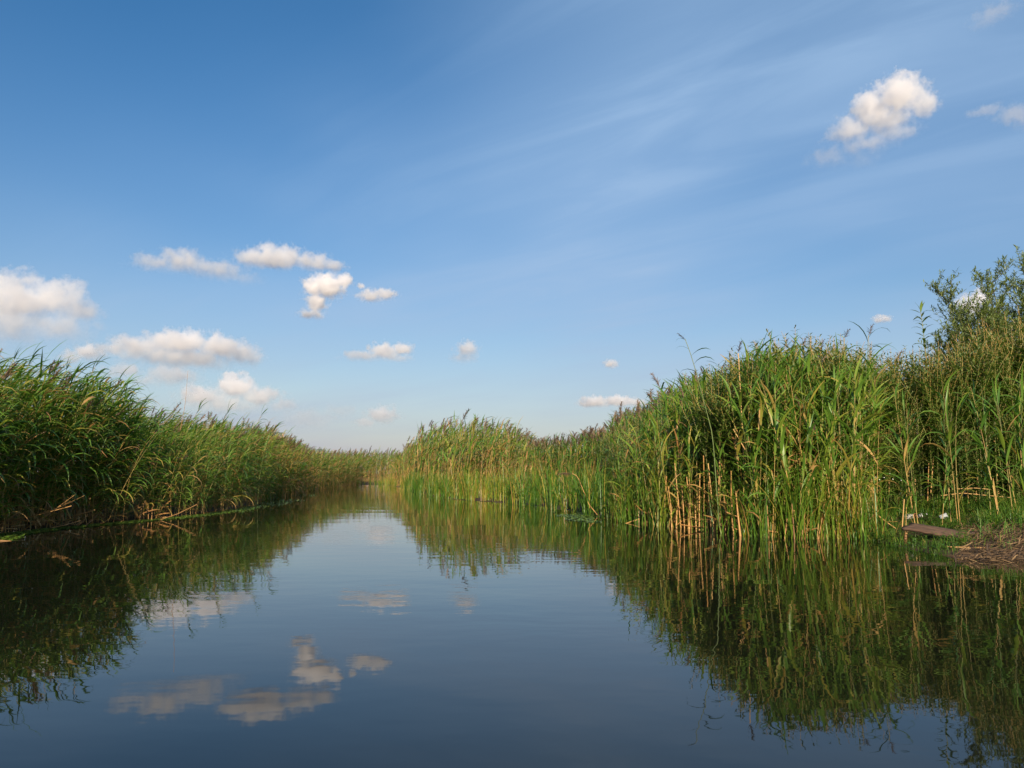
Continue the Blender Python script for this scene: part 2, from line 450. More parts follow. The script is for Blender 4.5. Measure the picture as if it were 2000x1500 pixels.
def reed_parts(r, style, low=False):
    """local parts of one reed, stem 2.5 m along +z, bending to +x: [(part name, Shape, 4x4, tint)]"""
    bi = min(max(int(r.gauss(style["bend"], 0.9) + 0.5), 0), 4)
    b = BENDS[bi]
    lib = LEAF_LOW if low else LEAF
    out = [("stem", (STEM_LOW if low else STEM)[bi], np.eye(4), min(max(r.gauss(style["stem"], 0.18), 0), 1))]
    nl = r.randint(*style["leaves"]) if not low else r.randint(6, 9)
    side = r.uniform(0, 6.28)
    for k in range(nl):
        t = style["low"] + (0.985 - style["low"]) * (k + r.uniform(0.1, 0.9)) / nl
        side += math.pi + r.gauss(0, 0.5)
        sx, sy = math.cos(side), math.sin(side)
        w = style["wind"]
        az = math.atan2(sy * (1 - w) + r.gauss(0, 0.25) * w, sx * (1 - w) + w)
        cls = r.choices(["droop", "arch", "upright"], [max(1.2 - t * 1.3, 0.12) * style["droop"], 1.0, 0.35 + t * style["up"]])[0]
        shp = r.choice(lib[cls])
        sc = (0.72 + 0.5 * math.sin(math.pi * min(t * 0.95, 1))) * r.uniform(0.8, 1.15) * style.get("leaf", 1.0)
        if low: sc *= 1.15
        tint = pick_tint(r, style["tint"], 0.13, style["yellow"] * (1.6 - t), style["dry"] * (2.2 - 2 * t))
        out.append(("leaf", shp, xf(stem_point(b, t), rz=az, ry=-r.gauss(0, 0.12), s=sc), tint))
    if r.random() < style["plume"]:
        out.append(("plume", r.choice(PLUME), xf(stem_point(b, 0.985), rz=r.gauss(0, 0.5), ry=b * 1.5 + r.uniform(0, 0.35), s=r.uniform(0.8, 1.25) * style.get("plume_size", 1.0)), r.uniform(0.1, 0.9)))
    return out

WIND = R(12)        # the breeze blows to the right and a little away
ST_LEFT = dict(bend=2.2, leaves=(12, 16), low=0.10, wind=0.62, droop=1.9, up=0.1, tint=0.33, yellow=0.10, dry=0.08, plume=0.10, stem=0.45)
ST_RIGHT = dict(bend=0.5, leaves=(12, 15), low=0.10, wind=0.15, droop=0.2, up=3.4, leaf=1.04, tint=0.45, yellow=0.09, dry=0.06, plume=0.03, stem=0.5)
ST_PLUME = dict(bend=1.0, leaves=(9, 12), low=0.2, wind=0.3, droop=0.7, up=1.0, tint=0.27, yellow=0.05, dry=0.03, plume=0.65, stem=0.6, plume_size=1.35)
ST_FAR = dict(bend=1.5, leaves=(7, 9), low=0.1, wind=0.5, droop=1.0, up=0.7, tint=0.40, yellow=0.14, dry=0.12, plume=0.25, stem=0.65, plume_size=1.3)

def root_matrix(r, x, y, z, H, style, lean=0.06):
    yaw = WIND + r.gauss(0, 0.45 if style["wind"] > 0.4 else 1.2)
    M = xf((x, y, z), rz=yaw, s=H / REED_H)
    T = xf(ry=r.gauss(0.02, lean), rx=r.gauss(0, lean))
    return M @ T

def reed_object(r, name, M, style, label, group=None, cat="reed", extra=None):
    root = link(name, None, label=label, cat=cat, group=group)
    root.matrix_world = Matrix(M.tolist())
    for nm, shp, L, t in reed_parts(r, style) + (extra or []):
        o = link(nm, shp.mesh(nm, t), root)
        o.matrix_local = Matrix(L.tolist())
    return root

class Bed:
    """a mass of plants nobody could count, joined into one mesh"""
    def __init__(s): s.items = {}
    def add(s, parts, M):
        for nm, shp, L, t in parts:
            s.items.setdefault(shp.mat.name, []).append((shp, M @ L, t))
    def build(s, name, label, parent=None, cat=None):
        mats, Vs, Qs, Ts, As, MI = [], [], [], [], [], []; o = 0
        for k, (mn, it) in enumerate(s.items.items()):
            V, Q, T, A = merge(it)
            mats.append(bpy.data.materials[mn]); Vs.append(V); Qs.append(Q + o); Ts.append(T); As.append(A); MI.append(np.full(len(Q), k)); o += len(V)
        me = quads_mesh(name, np.concatenate(Vs), np.concatenate(Qs), mats, {"tint": np.concatenate(Ts), "along": np.concatenate(As)}, mat_index=np.concatenate(MI))
        return link(name, me, parent, label=label, cat=cat, kind="stuff")

# ---------------------------------------------------------------- how tall the plants stand, bank by bank
TOP_LEFT = [(-400, 640), (-100, 690), (0, 705), (60, 712), (120, 722), (185, 738), (215, 778), (240, 800), (300, 813), (380, 822), (450, 832), (520, 845), (560, 866), (600, 880), (640, 888), (900, 889)]
TOP_RIGHT = [(600, 884), (780, 884), (797, 862), (820, 842), (845, 824), (900, 817), (965, 820), (1000, 838), (1030, 856), (1080, 860), (1130, 851), (1180, 840), (1210, 822), (1250, 800), (1300, 772), (1350, 742),
             (1390, 716), (1430, 688), (1480, 668), (1550, 658), (1650, 664), (1750, 684), (1800, 676), (1850, 668), (2000, 660), (2300, 650)]
TOP_REED = [(a, b + (36 if a > 1400 else 10 if a > 1340 else 0) + (22 if a > 1700 else 0)) for a, b in TOP_RIGHT]
def interp(tab, x):
    return float(np.interp(x, [p[0] for p in tab], [p[1] for p in tab]))
def height_at(x, y, gz, tab, lo, hi):
    px, _ = project(x, y, 1.5)
    d = ray(px, interp(tab, px))
    return min(max(CAM_H + d.z * y / d.y - gz, lo), hi)

def along_edge(edge, u):
    seg = [(edge[i + 1] - edge[i]).length for i in range(len(edge) - 1)]
    t = u * sum(seg)
    for i, s_ in enumerate(seg):
        if t <= s_ or i == len(seg) - 1:
            return edge[i].lerp(edge[i + 1], min(t / s_, 1)), (edge[i + 1] - edge[i]).normalized()
        t -= s_

def scatter(r, edge, n, o0, o1, side, bias=1.0):
    """n points along an edge, o0..o1 metres inland; side +1 when land lies left of the walking direction"""
    for _ in range(n):
        p, d = along_edge(edge, r.random())
        nrm = Vector((-d.y, d.x)) * side
        yield p + nrm * (o0 + (o1 - o0) * r.random() ** bias)

def sub_edge(pxs, lo, hi):
    pts = [p for p in pxs if lo <= p[0] <= hi]
    def ip(v):
        for a, b in zip(pxs, pxs[1:]):
            if a[0] <= v <= b[0]:
                f = (v - a[0]) / (b[0] - a[0]); return (v, a[1] + (b[1] - a[1]) * f)
    if ip(lo) and (not pts or pts[0][0] > lo): pts.insert(0, ip(lo))
    if ip(hi) and (not pts or pts[-1][0] < hi): pts.append(ip(hi))
    return [at(*p).xy for p in pts]
# ---------------------------------------------------------------- left bank
def edge_px(r, pxs, lo, hi, n, o0, o1):
    """n points along a shore, evenly spread over the view rather than over the length"""
    for k in range(n):
        px = lo + (hi - lo) * (k + r.random()) / n
        e0, e1 = at(px, interp(pxs, px)).xy, at(px + 6, interp(pxs, px + 6)).xy
        d = (e1 - e0).normalized()
        yield e0 + Vector((-d.y, d.x)) * r.uniform(o0, o1), px

def stature(H):
    return "short" if H < 1.35 else "middling" if H < 1.75 else "tall" if H < 2.15 else "towering"

r = random.Random(21)
def gz1(x, y): return float(ground_z([(x, y)])[0])

def plant_bed(bed, r, pts, style, tab, lo, hi, low=False, jit=(0.84, 1.0), lean=0.06):
    pts = [p for p in pts]
    Z = ground_z([(p[0], p[1]) for p in pts])
    for p, gz in zip(pts, Z):
        z = max(gz, -0.25)
        H = height_at(p[0], p[1], z, tab, lo, hi) * r.uniform(*jit)
        cl = mnoise.noise(Vector((p[0] * 0.9, p[1] * 0.9, 7.0))); H *= 1 + (0.22 if p[0] < -3 else 0.13) * cl
        t2 = style["tint"] + 0.16 * mnoise.noise(Vector((p[0] * 0.7, p[1] * 0.7, 31.0)))
        bed.add(reed_parts(r, dict(style, tint=t2), low), root_matrix(r, p[0], p[1], z, H, style, lean))

bed = Bed()
e = sub_edge(LEFT_PX, -130, 300)
plant_bed(bed, r, scatter(r, e, 620, 0.15, 3.2, 1, 1.2), ST_LEFT, TOP_LEFT, 1.3, 2.75, jit=(0.78, 1.02))
e = sub_edge(LEFT_PX, 300, 540)
plant_bed(bed, r, scatter(r, e, 560, 0.1, 3.6, 1, 1.2), ST_LEFT, TOP_LEFT, 1.3, 2.6, jit=(0.78, 1.0))
e = sub_edge(LEFT_PX, 540, 700)
plant_bed(bed, r, scatter(r, e, 2000, -0.3, 7.0, 1, 1.4), dict(ST_FAR, wind=0.6, tint=0.33), TOP_LEFT, 1.2, 2.9, low=True)
e = sub_edge(LEFT_PX, 545, 610)
plant_bed(bed, r, scatter(r, e, 260, 0.6, 3.0, 1, 1.0), dict(ST_FAR, wind=0.6, dry=0.55, yellow=0.3, plume=0.15, stem=0.9), TOP_LEFT, 1.2, 2.6, low=True, jit=(0.85, 1.02))
# short young growth that hides the feet of the bank
e = sub_edge(LEFT_PX, -130, 560)
plant_bed(bed, r, scatter(r, e, 800, 0.0, 1.2, 1, 1.0), dict(ST_LEFT, low=0.04, droop=1.0), [(-900, 900), (3000, 900)], 0.8, 1.5, jit=(0.45, 1.0), lean=0.22)
e = sub_edge(LEFT_PX, -130, 620)
plant_bed(bed, r, scatter(r, e, 900, 3.0, 9.0, 1, 1.0), ST_LEFT, TOP_LEFT, 1.3, 2.5, low=True)
bed.build("reed_bed", "dense wind-blown green reeds massed along the shaded left bank")

# individual reeds of the left front row
e = sub_edge(LEFT_PX, -120, 560)
LEFT_LABELS = [
    (-999, 40, "above the white water flowers of the left bank"),
    (40, 100, "between the white water flowers and the orange tangle"),
    (100, 170, "over the left orange tangle of dead stalks"),
    (170, 240, "just past the orange tangle on the left bank"),
    (240, 320, "in the middle of the left bank's front row"),
    (320, 400, "before the lowest drooping leaves of the left bank"),
    (400, 480, "beside the pale leaves drooping to the left water"),
    (480, 999, "by the floating duckweed at the left bank's far end"),
]
ORD = ["first", "second", "third", "fourth", "fifth", "sixth", "seventh", "eighth", "ninth", "tenth", "eleventh", "twelfth", "thirteenth", "fourteenth", "fifteenth", "sixteenth", "seventeenth", "eighteenth", "nineteenth", "twentieth",
       "twenty-first", "twenty-second", "twenty-third", "twenty-fourth"]
def reed_row(r, spots, labels, tab, lo, hi, jit, style, lean, group):
    """single reeds along a shore, each named by its stand, its height and its turn in the row"""
    seen = {}
    gzs = ground_z([tuple(p) for p, px in spots])
    for (p, px), gz in sorted(zip(spots, gzs), key=lambda q: q[0][1]):
        gz = max(gz, -0.25)
        H = height_at(p.x, p.y, gz, tab, lo, hi) * r.uniform(*jit)
        where = [q[2] for q in labels if q[0] <= px < q[1]][0]; st = stature(H)
        k = seen[(where, st)] = seen.get((where, st), -1) + 1
        reed_object(r, "reed", root_matrix(r, p.x, p.y, gz, H, style, lean), style, "%s %s reed from the left %s" % (ORD[min(k, 23)], st, where), group)
reed_row(r, list(edge_px(r, LEFT_PX, -100, 555, 112, -0.15, 0.4)), LEFT_LABELS, TOP_LEFT, 1.3, 2.6, (0.5, 0.95), ST_LEFT, 0.14, "reeds in the front row of the left bank")

# ---------------------------------------------------------------- far end of the channel
bed = Bed()
r = random.Random(33)
pts = []
for _ in range(2600):
    pts.append((r.uniform(-24, 6), r.uniform(0, 1)))
far0 = at(720, 945)
pts = [(x, far0.y + 0.5 + q * 16 + abs(x + 12) * 0.05) for x, q in pts]
plant_bed(bed, r, pts, ST_FAR, [(0, 884), (2000, 884)], 1.6, 3.0, low=True, jit=(0.8, 1.02))
near = [(x, far0.y - 3.8 + r.uniform(0, 2.4) + 0.25 * abs(x + 12.2)) for x in np.linspace(-17.5, -7.5, 420)]
plant_bed(bed, r, near, dict(ST_FAR, low=0.03), [(0, 930), (2000, 930)], 0.7, 1.3, low=True, jit=(0.5, 1.0), lean=0.2)
e = sub_edge(LEFT_PX, 540, 700)
plant_bed(bed, r, scatter(r, e, 420, -0.25, 0.8, 1, 1.0), dict(ST_FAR, low=0.03, tint=0.33), [(0, 925), (2000, 925)], 0.7, 1.3, low=True, jit=(0.5, 1.0), lean=0.2)
bed.build("reed_bed", "far band of olive and brown reeds closing the channel on the horizon")

# ---------------------------------------------------------------- right bank, middle distance: reeds with brown plumes behind sedge
bed = Bed()
r = random.Random(44)
e = sub_edge(RIGHT_PX, 742, 860)
plant_bed(bed, r, scatter(r, e, 1500, 0.3, 7.0, 1, 1.1), dict(ST_FAR, tint=0.42), TOP_RIGHT, 1.1, 3.1, low=True)
e = sub_edge(RIGHT_PX, 850, 1060)
plant_bed(bed, r, scatter(r, e, 1100, 3.0, 9.0, 1, 1.0), ST_PLUME, TOP_RIGHT, 1.2, 3.4, low=True)
e = sub_edge(RIGHT_PX, 1040, 1260)
plant_bed(bed, r, scatter(r, e, 620, 1.8, 6.0, 1, 1.0), dict(ST_PLUME, plume=0.12), TOP_RIGHT, 1.1, 2.6)
e = sub_edge(RIGHT_PX, 800, 1000)
plant_bed(bed, r, scatter(r, e, 110, 2.2, 3.6, 1, 1.0), dict(ST_FAR, dry=0.5, yellow=0.3, plume=0.1, stem=0.9), [(0, 868), (2000, 868)], 1.0, 2.1, low=True, jit=(0.7, 1.0))
bed.build("reed_bed", "reeds with brown plumes standing behind the sedge on the right bank")

# ---------------------------------------------------------------- right bank, near: mass behind the front row
bed = Bed()
r = random.Random(55)
e = sub_edge(RIGHT_PX, 1215, 1700)
plant_bed(bed, r, scatter(r, e, 520, 0.35, 2.6, 1, 1.0), ST_RIGHT, TOP_REED, 1.1, 3.05, jit=(0.8, 1.0))
plant_bed(bed, r, scatter(r, e, 160, -0.1, 0.6, 1, 1.0), dict(ST_RIGHT, low=0.1), [(0, 960), (3000, 960)], 0.6, 1.2, lean=0.15)
pts = [(r.uniform(5.0, 11.5), r.uniform(12.4, 16.5)) for _ in range(330)]
plant_bed(bed, r, pts, dict(ST_RIGHT, wind=0.25, tint=0.42, yellow=0.10, dry=0.10, leaf=0.85), TOP_REED, 1.2, 2.7, jit=(0.72, 1.0))
bed.build("reed_bed", "thick mass of green reeds behind the front row of the near right bank")

RIGHT_LABELS = [
    (-999, 1250, "beside the sedge at the right stand's low end"),
    (1250, 1300, "between the sedge and the bare orange stalks"),
    (1300, 1350, "at the sedge side of the bare orange stalks"),
    (1350, 1410, "rising among the bare orange stalks of the right stand"),
    (1410, 1470, "just past the bare orange stalks in the water"),
    (1470, 1540, "standing in the water in the right stand's middle"),
    (1540, 1590, "in the water around the broken bent stalk"),
    (1590, 1640, "between the broken bent stalk and the grassy bank"),
    (1640, 2100, "at the right stand's grassy end near the plank"),
]
reed_row(r, list(edge_px(r, RIGHT_PX, 1212, 1690, 160, -0.25, 0.35)), RIGHT_LABELS, TOP_REED, 1.0, 2.95, (0.55, 0.97), ST_RIGHT, 0.07, "reeds in the front row of the right stand")
# ---------------------------------------------------------------- sedge on the right bank
def pt(px, py, Y):
    """the point at depth Y seen at a pixel"""
    d = ray(px, py)
    return np.array([d.x * Y / d.y, Y, CAM_H + d.z * Y / d.y])

def on_ground(px, py):
    """where the sight line through a pixel meets the bank"""
    d = ray(px, py); ts = np.linspace(5, 16, 500)
    P = np.stack([d.x * ts, d.y * ts], 1); hit = np.nonzero(CAM_H + d.z * ts <= ground_z(P))[0]
    t = ts[hit[0]]; return np.array([d.x * t, d.y * t, CAM_H + d.z * t])

r = random.Random(66)
BLADE = [ribbon(1.4, r.uniform(0.016, 0.024), R(r.uniform(80, 89)), R(r.choice([70, 55, 35, 5, -30])), r.uniform(1.8, 3.0), 6, r.uniform(-0.8, 0.8), 0.3, 2, wide_at=0.12, yaw_curve=r.uniform(-0.3, 0.3), base_w=0.7, mat=MAT_SEDGE) for _ in range(12)]
BLADE_LOW = [ribbon(1.4, 0.026, R(r.uniform(80, 89)), R(r.choice([70, 50, 20, -10])), 2.4, 3, r.uniform(-0.8, 0.8), 0, 1, wide_at=0.12, base_w=0.7, mat=MAT_SEDGE) for _ in range(10)]

def sedge_parts(r, n, tint, spread=0.22, lib=None):
    out = []
    for _ in range(n):
        az = r.uniform(0, 6.28)
        t = tint + r.gauss(0, 0.10) if r.random() > 0.10 else r.uniform(0.75, 1.0)
        out.append(("blade", r.choice(lib or BLADE), xf((r.gauss(0, 0.07), r.gauss(0, 0.07), 0), rz=az, ry=r.uniform(-0.05, spread), s=r.uniform(0.62, 1.08)), min(max(t, 0), 1)))
    return out

SEDGE_LABELS = ["farthest sedge tussock of the right bank, by the straw coloured clump", "second sedge tussock from the channel's far end, dark green",
    "sedge tussock with upright yellow-green blades facing the channel's narrowing", "yellow-green sedge tussock next to the brightest upright blades",
    "brightest yellow-green sedge tussock, its blades fanning over the water", "yellow-green sedge tussock just nearer than the brightest one", "sedge tussock mixed with brown dead blades at the water",
    "brownish sedge tussock in the middle of the sedge band", "deep green sedge tussock nearer than the brown blades", "deep green sedge tussock arching low to the water",
    "green sedge tussock behind the drooping dead plume stalk's far side", "green sedge tussock fanning beside the drooping dead plume stalk", "pale based sedge tussock at the floating weed mat",
    "sedge tussock right behind the floating weed mat", "sedge tussock between the weed mat and the tall reeds", "sedge tussock leaning towards the tall reed stand", "sedge tussock tucked against the low end of the tall reed stand",
    "nearest sedge tussock, merging into the tall reeds"]
for k, lab in enumerate(SEDGE_LABELS):
    px = 842 + k * 22.5 + r.uniform(-5, 5)
    e2 = sub_edge(RIGHT_PX, px, px + 6); d = (e2[-1] - e2[0]).normalized()
    p = e2[0] + Vector((-d.y, d.x)) * r.uniform(-0.05, 0.35)
    tint = {2: 0.52, 3: 0.55, 4: 0.58, 5: 0.54, 6: 0.6, 7: 0.66}.get(k, 0.36)
    root = link("sedge_tussock", None, label=lab, cat="sedge", group="sedge tussocks along the right bank", loc=(p.x, p.y, max(gz1(*p), -0.12)))
    for nm, shp, L, t in sedge_parts(r, 30, tint, 0.3):
        o = link(nm, shp.mesh(nm, t), root); o.matrix_local = Matrix(L.tolist())

bed = Bed()
e = sub_edge(RIGHT_PX, 790, 1260)
for p in scatter(r, e, 420, -0.1, 3.6, 1, 1.25):
    px, _ = project(p.x, p.y, 0.5)
    tint = r.gauss(0.36, 0.12) + (0.16 if 870 < px < 960 else 0) + (0.34 if r.random() < 0.12 else 0)
    bed.add(sedge_parts(r, 16, tint, 0.26, BLADE_LOW), xf((p.x, p.y, max(gz1(*p), -0.1)), s=r.uniform(0.45, 0.98)))
for k in range(150):
    bed.add(sedge_parts(r, 12, r.gauss(0.5, 0.15), 0.5, BLADE_LOW), xf((r.uniform(-17.5, -8.0), 63.3 + r.uniform(0, 2.2), -0.03), s=r.uniform(0.3, 0.6)))
for p in scatter(r, sub_edge(LEFT_PX, 520, 700), 190, -0.2, 0.4, 1, 1.0):
    bed.add(sedge_parts(r, 12, r.gauss(0.4, 0.15), 0.5, BLADE_LOW), xf((p.x, p.y, -0.03), s=r.uniform(0.3, 0.6)))
e = sub_edge(RIGHT_PX, 742, 800)
for p in scatter(r, e, 120, -0.2, 2.0, 1, 1.0):
    bed.add(sedge_parts(r, 14, r.gauss(0.6, 0.12), 0.4, BLADE_LOW), xf((p.x, p.y, max(gz1(*p), -0.1)), s=r.uniform(0.4, 0.75)))
bed.build("sedge_bed", "grassy sedge band behind the tussocks and around the channel's far end")

# ---------------------------------------------------------------- tall leafy herbs behind the reeds of the right bank
def herb_shapes(r, h, leaf_len, gap, pairs_branch=0):
    parts = []; stems = [(0, 0, 0, 0.0, 0.0, h)]
    for _ in range(pairs_branch):
        z0 = r.uniform(0.45, 0.8) * h
        stems.append((0, 0, z0, r.uniform(0, 6.28), r.uniform(0.3, 0.6), (h - z0) * r.uniform(0.6, 1.0)))
    st = []
    for (x, y, z, az, tilt, ln) in stems:
        dx, dy, dz = math.sin(tilt) * math.cos(az), math.sin(tilt) * math.sin(az), math.cos(tilt)
        P = [(x + dx * ln * q, y + dy * ln * q, z + dz * ln * q + 0.1 * tilt * ln * q * q) for q in (0, 0.35, 0.7, 1)]
        st.append((tube(P, [0.006, 0.005, 0.004, 0.002], 3), None, 0.5))
        zz = 0.10 * ln if z == 0 else 0.05
        a = r.uniform(0, 6.28)
        while zz < ln:
            f = zz / ln; a += 1.9 + r.gauss(0, 0.3)
            for s_ in (0, math.pi):
                L = leaf_len * (1.0 - 0.6 * f ** 2) * r.uniform(0.7, 1.2)
                lf = ribbon(L, L * 0.24, R(r.uniform(15, 60)), R(r.uniform(-30, 25)), 1.3, 2, r.uniform(-0.5, 0.5), 0, 1, wide_at=0.4)
                top = (z + dz * zz) / h
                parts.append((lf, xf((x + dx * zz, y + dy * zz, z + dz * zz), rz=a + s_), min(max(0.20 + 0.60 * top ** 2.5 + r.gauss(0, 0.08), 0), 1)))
            zz += gap * r.uniform(0.7, 1.3)
    V, Q, T, A = merge(parts); fol = Shape(V, Q, A * 0.3, MAT_HERB); fol_t = T
    V, Q, T, A = merge(st); stem = Shape(V, Q, A, MAT_STEM)
    return stem, fol, fol_t
HERB = [herb_shapes(random.Random(100 + k), 2.4, 0.17, 0.052, 4 + k % 3) for k in range(6)]
HERB_MESH = []
for s_, f_, t_ in HERB:
    HERB_MESH.append((s_.mesh("stem", 0.4), quads_mesh("foliage", f_.V, f_.Q, MAT_HERB, {"tint": t_, "along": f_.along})))

r = random.Random(77)
bed = Bed()
TOP_HERB = [(900, 850), (1010, 850), (1120, 842), (1180, 836), (1230, 815), (1300, 775), (1370, 728), (1420, 682), (1480, 652), (1550, 640), (1650, 648), (1750, 680), (1850, 655), (1920, 625), (2000, 590), (2300, 560)]
spots = []
for k in range(980):
    if k < 200: x, y, f = r.uniform(3.2, 12.0), r.uniform(11.9, 14.5), (0.72, 1.0)
    elif k < 300: x, y, f = r.uniform(2.0, 16.0), r.uniform(14.5, 22), (0.8, 1.0)
    elif k < 370:
        p = next(scatter(r, sub_edge(RIGHT_PX, 1000, 1240), 1, 3.0, 6.5, 1, 1.0)); x, y, f = p.x, p.y, (0.7, 1.0)
    elif k < 410: x, y, f = r.uniform(3.0, 5.2), r.uniform(11.6, 12.6), (0.8, 1.0)
    elif k < 560: x, y, f = r.uniform(4.2, 11.0), r.uniform(11.7, 13.6), (0.18, 0.5)
    else: x, y, f = r.uniform(4.6, 9.8), r.uniform(11.8, 14.0), (0.4, 0.98)
    spots.append((x, y, f))
for (x, y, f), gz in zip(spots, ground_z([(q[0], q[1]) for q in spots])):
    H = height_at(x, y, gz, TOP_HERB, 1.0, 3.3) * r.uniform(*f)
    s_, f_, t_ = r.choice(HERB)
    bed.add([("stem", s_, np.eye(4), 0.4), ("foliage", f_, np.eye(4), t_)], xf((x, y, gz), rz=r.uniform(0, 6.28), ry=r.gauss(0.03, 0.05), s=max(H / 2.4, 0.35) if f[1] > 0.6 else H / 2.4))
bed.build("undergrowth", "tangle of tall leafy green herbs behind the reeds of the right bank")
HERB_LABELS = ["pale tipped leafy herb rising over the reeds, farthest from the willow", "pale tipped leafy herb beside the tan stalk with dark plume", "pale leafy herb top left of the highest herb tip",
    "highest pale herb tip in the middle of the right stand's skyline", "pale herb top just past the highest tip", "slender pale herb tip between the dark plumes", "leafy herb below the lone dark plume on the skyline",
    "leafy herb under the dark plume with crossed leaves", "low leafy herb between crossed plume leaves and the tall leafy shoot", "leafy herb nearer the tall leafy shoot's foot", "leafy herb between the tall leafy shoot and the willow"]
for lab, px, py in zip(HERB_LABELS, (1375, 1420, 1485, 1550, 1585, 1618, 1650, 1690, 1735, 1775, 1845), (722, 680, 658, 634, 650, 655, 668, 672, 680, 690, 672)):
    Y = r.uniform(12.8, 13.8)
    P = pt(px, py, Y); gz = gz1(P[0], Y); k = r.randrange(6)
    root = link("leafy_herb", None, label=lab, cat="herb", group="leafy herbs on the right bank's skyline", loc=(P[0], Y, gz))
    root.rotation_euler = (r.gauss(0, 0.03), r.gauss(0, 0.03), r.uniform(0, 6.28)); s_ = (P[2] - gz) / 2.4; root.scale = (s_, s_, s_)
    link("stem", HERB_MESH[k][0], root); link("foliage", HERB_MESH[k][1], root, kind="stuff")

# the tall leafy shoot standing out against the sky
P = pt(1800, 596, 12.9); gz = gz1(P[0], 12.9)
root = link("leafy_shoot", None, label="tall single shoot with paired long leaves standing out against the sky by the willow", cat="shoot", loc=(P[0] + 0.1, 12.9, gz))
h = P[2] - gz - 0.12
stm = tube([(-0.12 * q * q, 0, h * q) for q in np.linspace(0, 1, 8)], np.linspace(0.011, 0.004, 8), 5, MAT_STEM)
link("stem", stm.mesh("stem", 0.2), root)
SHOOT_LEAF = [ribbon(0.30, 0.07, R(r.uniform(10, 50)), R(r.uniform(-35, 10)), 1.4, 4, r.uniform(-0.4, 0.4), 0.2, 2, wide_at=0.4, base_w=0.2, mat=MAT_HERB) for _ in range(5)]
zz, a = 0.45 * h, 0.2
while zz < h:
    f = zz / h
    for s_ in (0, math.pi):
        o = link("leaf", r.choice(SHOOT_LEAF).mesh("leaf", r.choice([0.4, 0.5, 0.6])), root)
        o.matrix_local = Matrix(xf((-0.12 * f * f, 0, zz), rz=a + s_ + r.gauss(0, 0.25), s=r.uniform(0.75, 1.1) * (1.2 - 0.55 * f)).tolist())
    a += 1.3; zz += 0.055 * r.uniform(0.8, 1.2)
for s_ in (0.2, 2.5, 4.6):
    o = link("leaf", SHOOT_LEAF[0].mesh("leaf", 0.5), root); o.matrix_local = Matrix(xf((-0.12, 0, h), rz=s_, ry=-0.7, s=0.7).tolist())

# ---------------------------------------------------------------- willow at the right picture edge
def willow(base, label, stems, seed, nleaf=1.0):
    r = random.Random(seed)
    root = link("willow_bush", None, label=label, cat="willow", loc=tuple(base))
    trunk, branch, leaves = [], [], []
    LL = [ribbon(0.088, 0.021, R(r.uniform(0, 50)), R(r.uniform(-40, 10)), 1.2, 2, r.uniform(-0.6, 0.6), 0, 1, wide_at=0.4, base_w=0.2, mat=MAT_WILLOW) for _ in range(8)]
    def curve(p, d, ln, n, wob, up):
        P = [np.array(p, float)]; d = np.array(d, float)
        for _ in range(n):
            d = d + np.array([r.gauss(0, wob), r.gauss(0, wob), r.gauss(0, wob) + up]); d /= np.linalg.norm(d)
            P.append(P[-1] + d * ln / n)
        return P
    for (az, tilt, ln) in stems:
        d = (math.sin(tilt) * math.cos(az), math.sin(tilt) * math.sin(az), math.cos(tilt))
        P = curve((r.gauss(0, 0.12), r.gauss(0, 0.12), -0.05), d, ln, 9, 0.07, 0.03)
        trunk.append((tube(P, np.linspace(0.035, 0.006, 10), 5, MAT_BARK), None, r.random()))
        for i in range(2, 10):
            for _ in range(r.randint(3, 5)):
                a2 = r.uniform(0, 6.28); t2 = r.uniform(0.5, 1.15)
                d2 = (math.sin(t2) * math.cos(a2), math.sin(t2) * math.sin(a2), math.cos(t2))
                P2 = curve(P[i], d2, r.uniform(0.45, 1.0) * (1.25 - i / 14), 6, 0.13, 0.05)
                branch.append((tube(P2, np.linspace(0.007, 0.002, 7), 3, MAT_BARK), None, r.random()))
                twigs = [P2]
                for q in range(1, 6):
                    if r.random() < 0.8:
                        a3 = r.uniform(0, 6.28); t3 = r.uniform(0.4, 1.2)
                        tw = curve(P2[q], (math.sin(t3) * math.cos(a3), math.sin(t3) * math.sin(a3), math.cos(t3)), r.uniform(0.18, 0.42), 4, 0.14, 0.04)
                        twigs.append(tw); branch.append((tube(tw, np.linspace(0.003, 0.0012, 5), 3, MAT_BARK), None, 0.6))
                for tw in twigs:
                    for q in range(1, len(tw)):
                        for _ in range(int(4 * nleaf + r.random())):
                            f = r.random(); c = tw[q - 1] * (1 - f) + tw[q] * f
                            leaves.append((r.choice(LL), xf(c, rz=r.uniform(0, 6.28), ry=r.gauss(-0.3, 0.5), s=r.uniform(0.6, 1.3)), min(max(r.gauss(0.42, 0.2), 0), 1)))
    for nm, it, mt in (("trunk", trunk, MAT_BARK), ("branches", branch, MAT_BARK), ("crown", leaves, MAT_WILLOW)):
        V, Q, T, A = merge(it)
        o = link(nm, quads_mesh(nm, V, Q, mt, {"tint": T, "along": A * 0.4}), trunk_o if nm == "branches" else root, kind="stuff" if nm == "crown" else None)
        if nm == "trunk": trunk_o = o
    return root
P = pt(2030, 900, 15.0)
willow((P[0], 15.0, gz1(P[0], 15.0)), "grey-green willow bush towering over the reeds at the right picture edge",
       [(3.15, 0.15, 4.4), (3.0, 0.28, 3.9), (2.6, 0.40, 3.2), (3.5, 0.50, 2.9), (0.3, 0.2, 4.3), (1.2, 0.2, 4.2), (4.4, 0.22, 4.0), (5.4, 0.3, 3.8), (3.2, 0.62, 2.7), (2.9, 0.05, 4.3), (0.8, 0.4, 3.6), (3.9, 0.34, 3.5), (2.2, 0.2, 3.9), (3.1, 0.75, 2.3), (2.7, 0.55, 3.0), (3.6, 0.2, 4.0), (3.3, 0.4, 3.4)], 5, 1.5)
P = pt(1962, 900, 14.2)
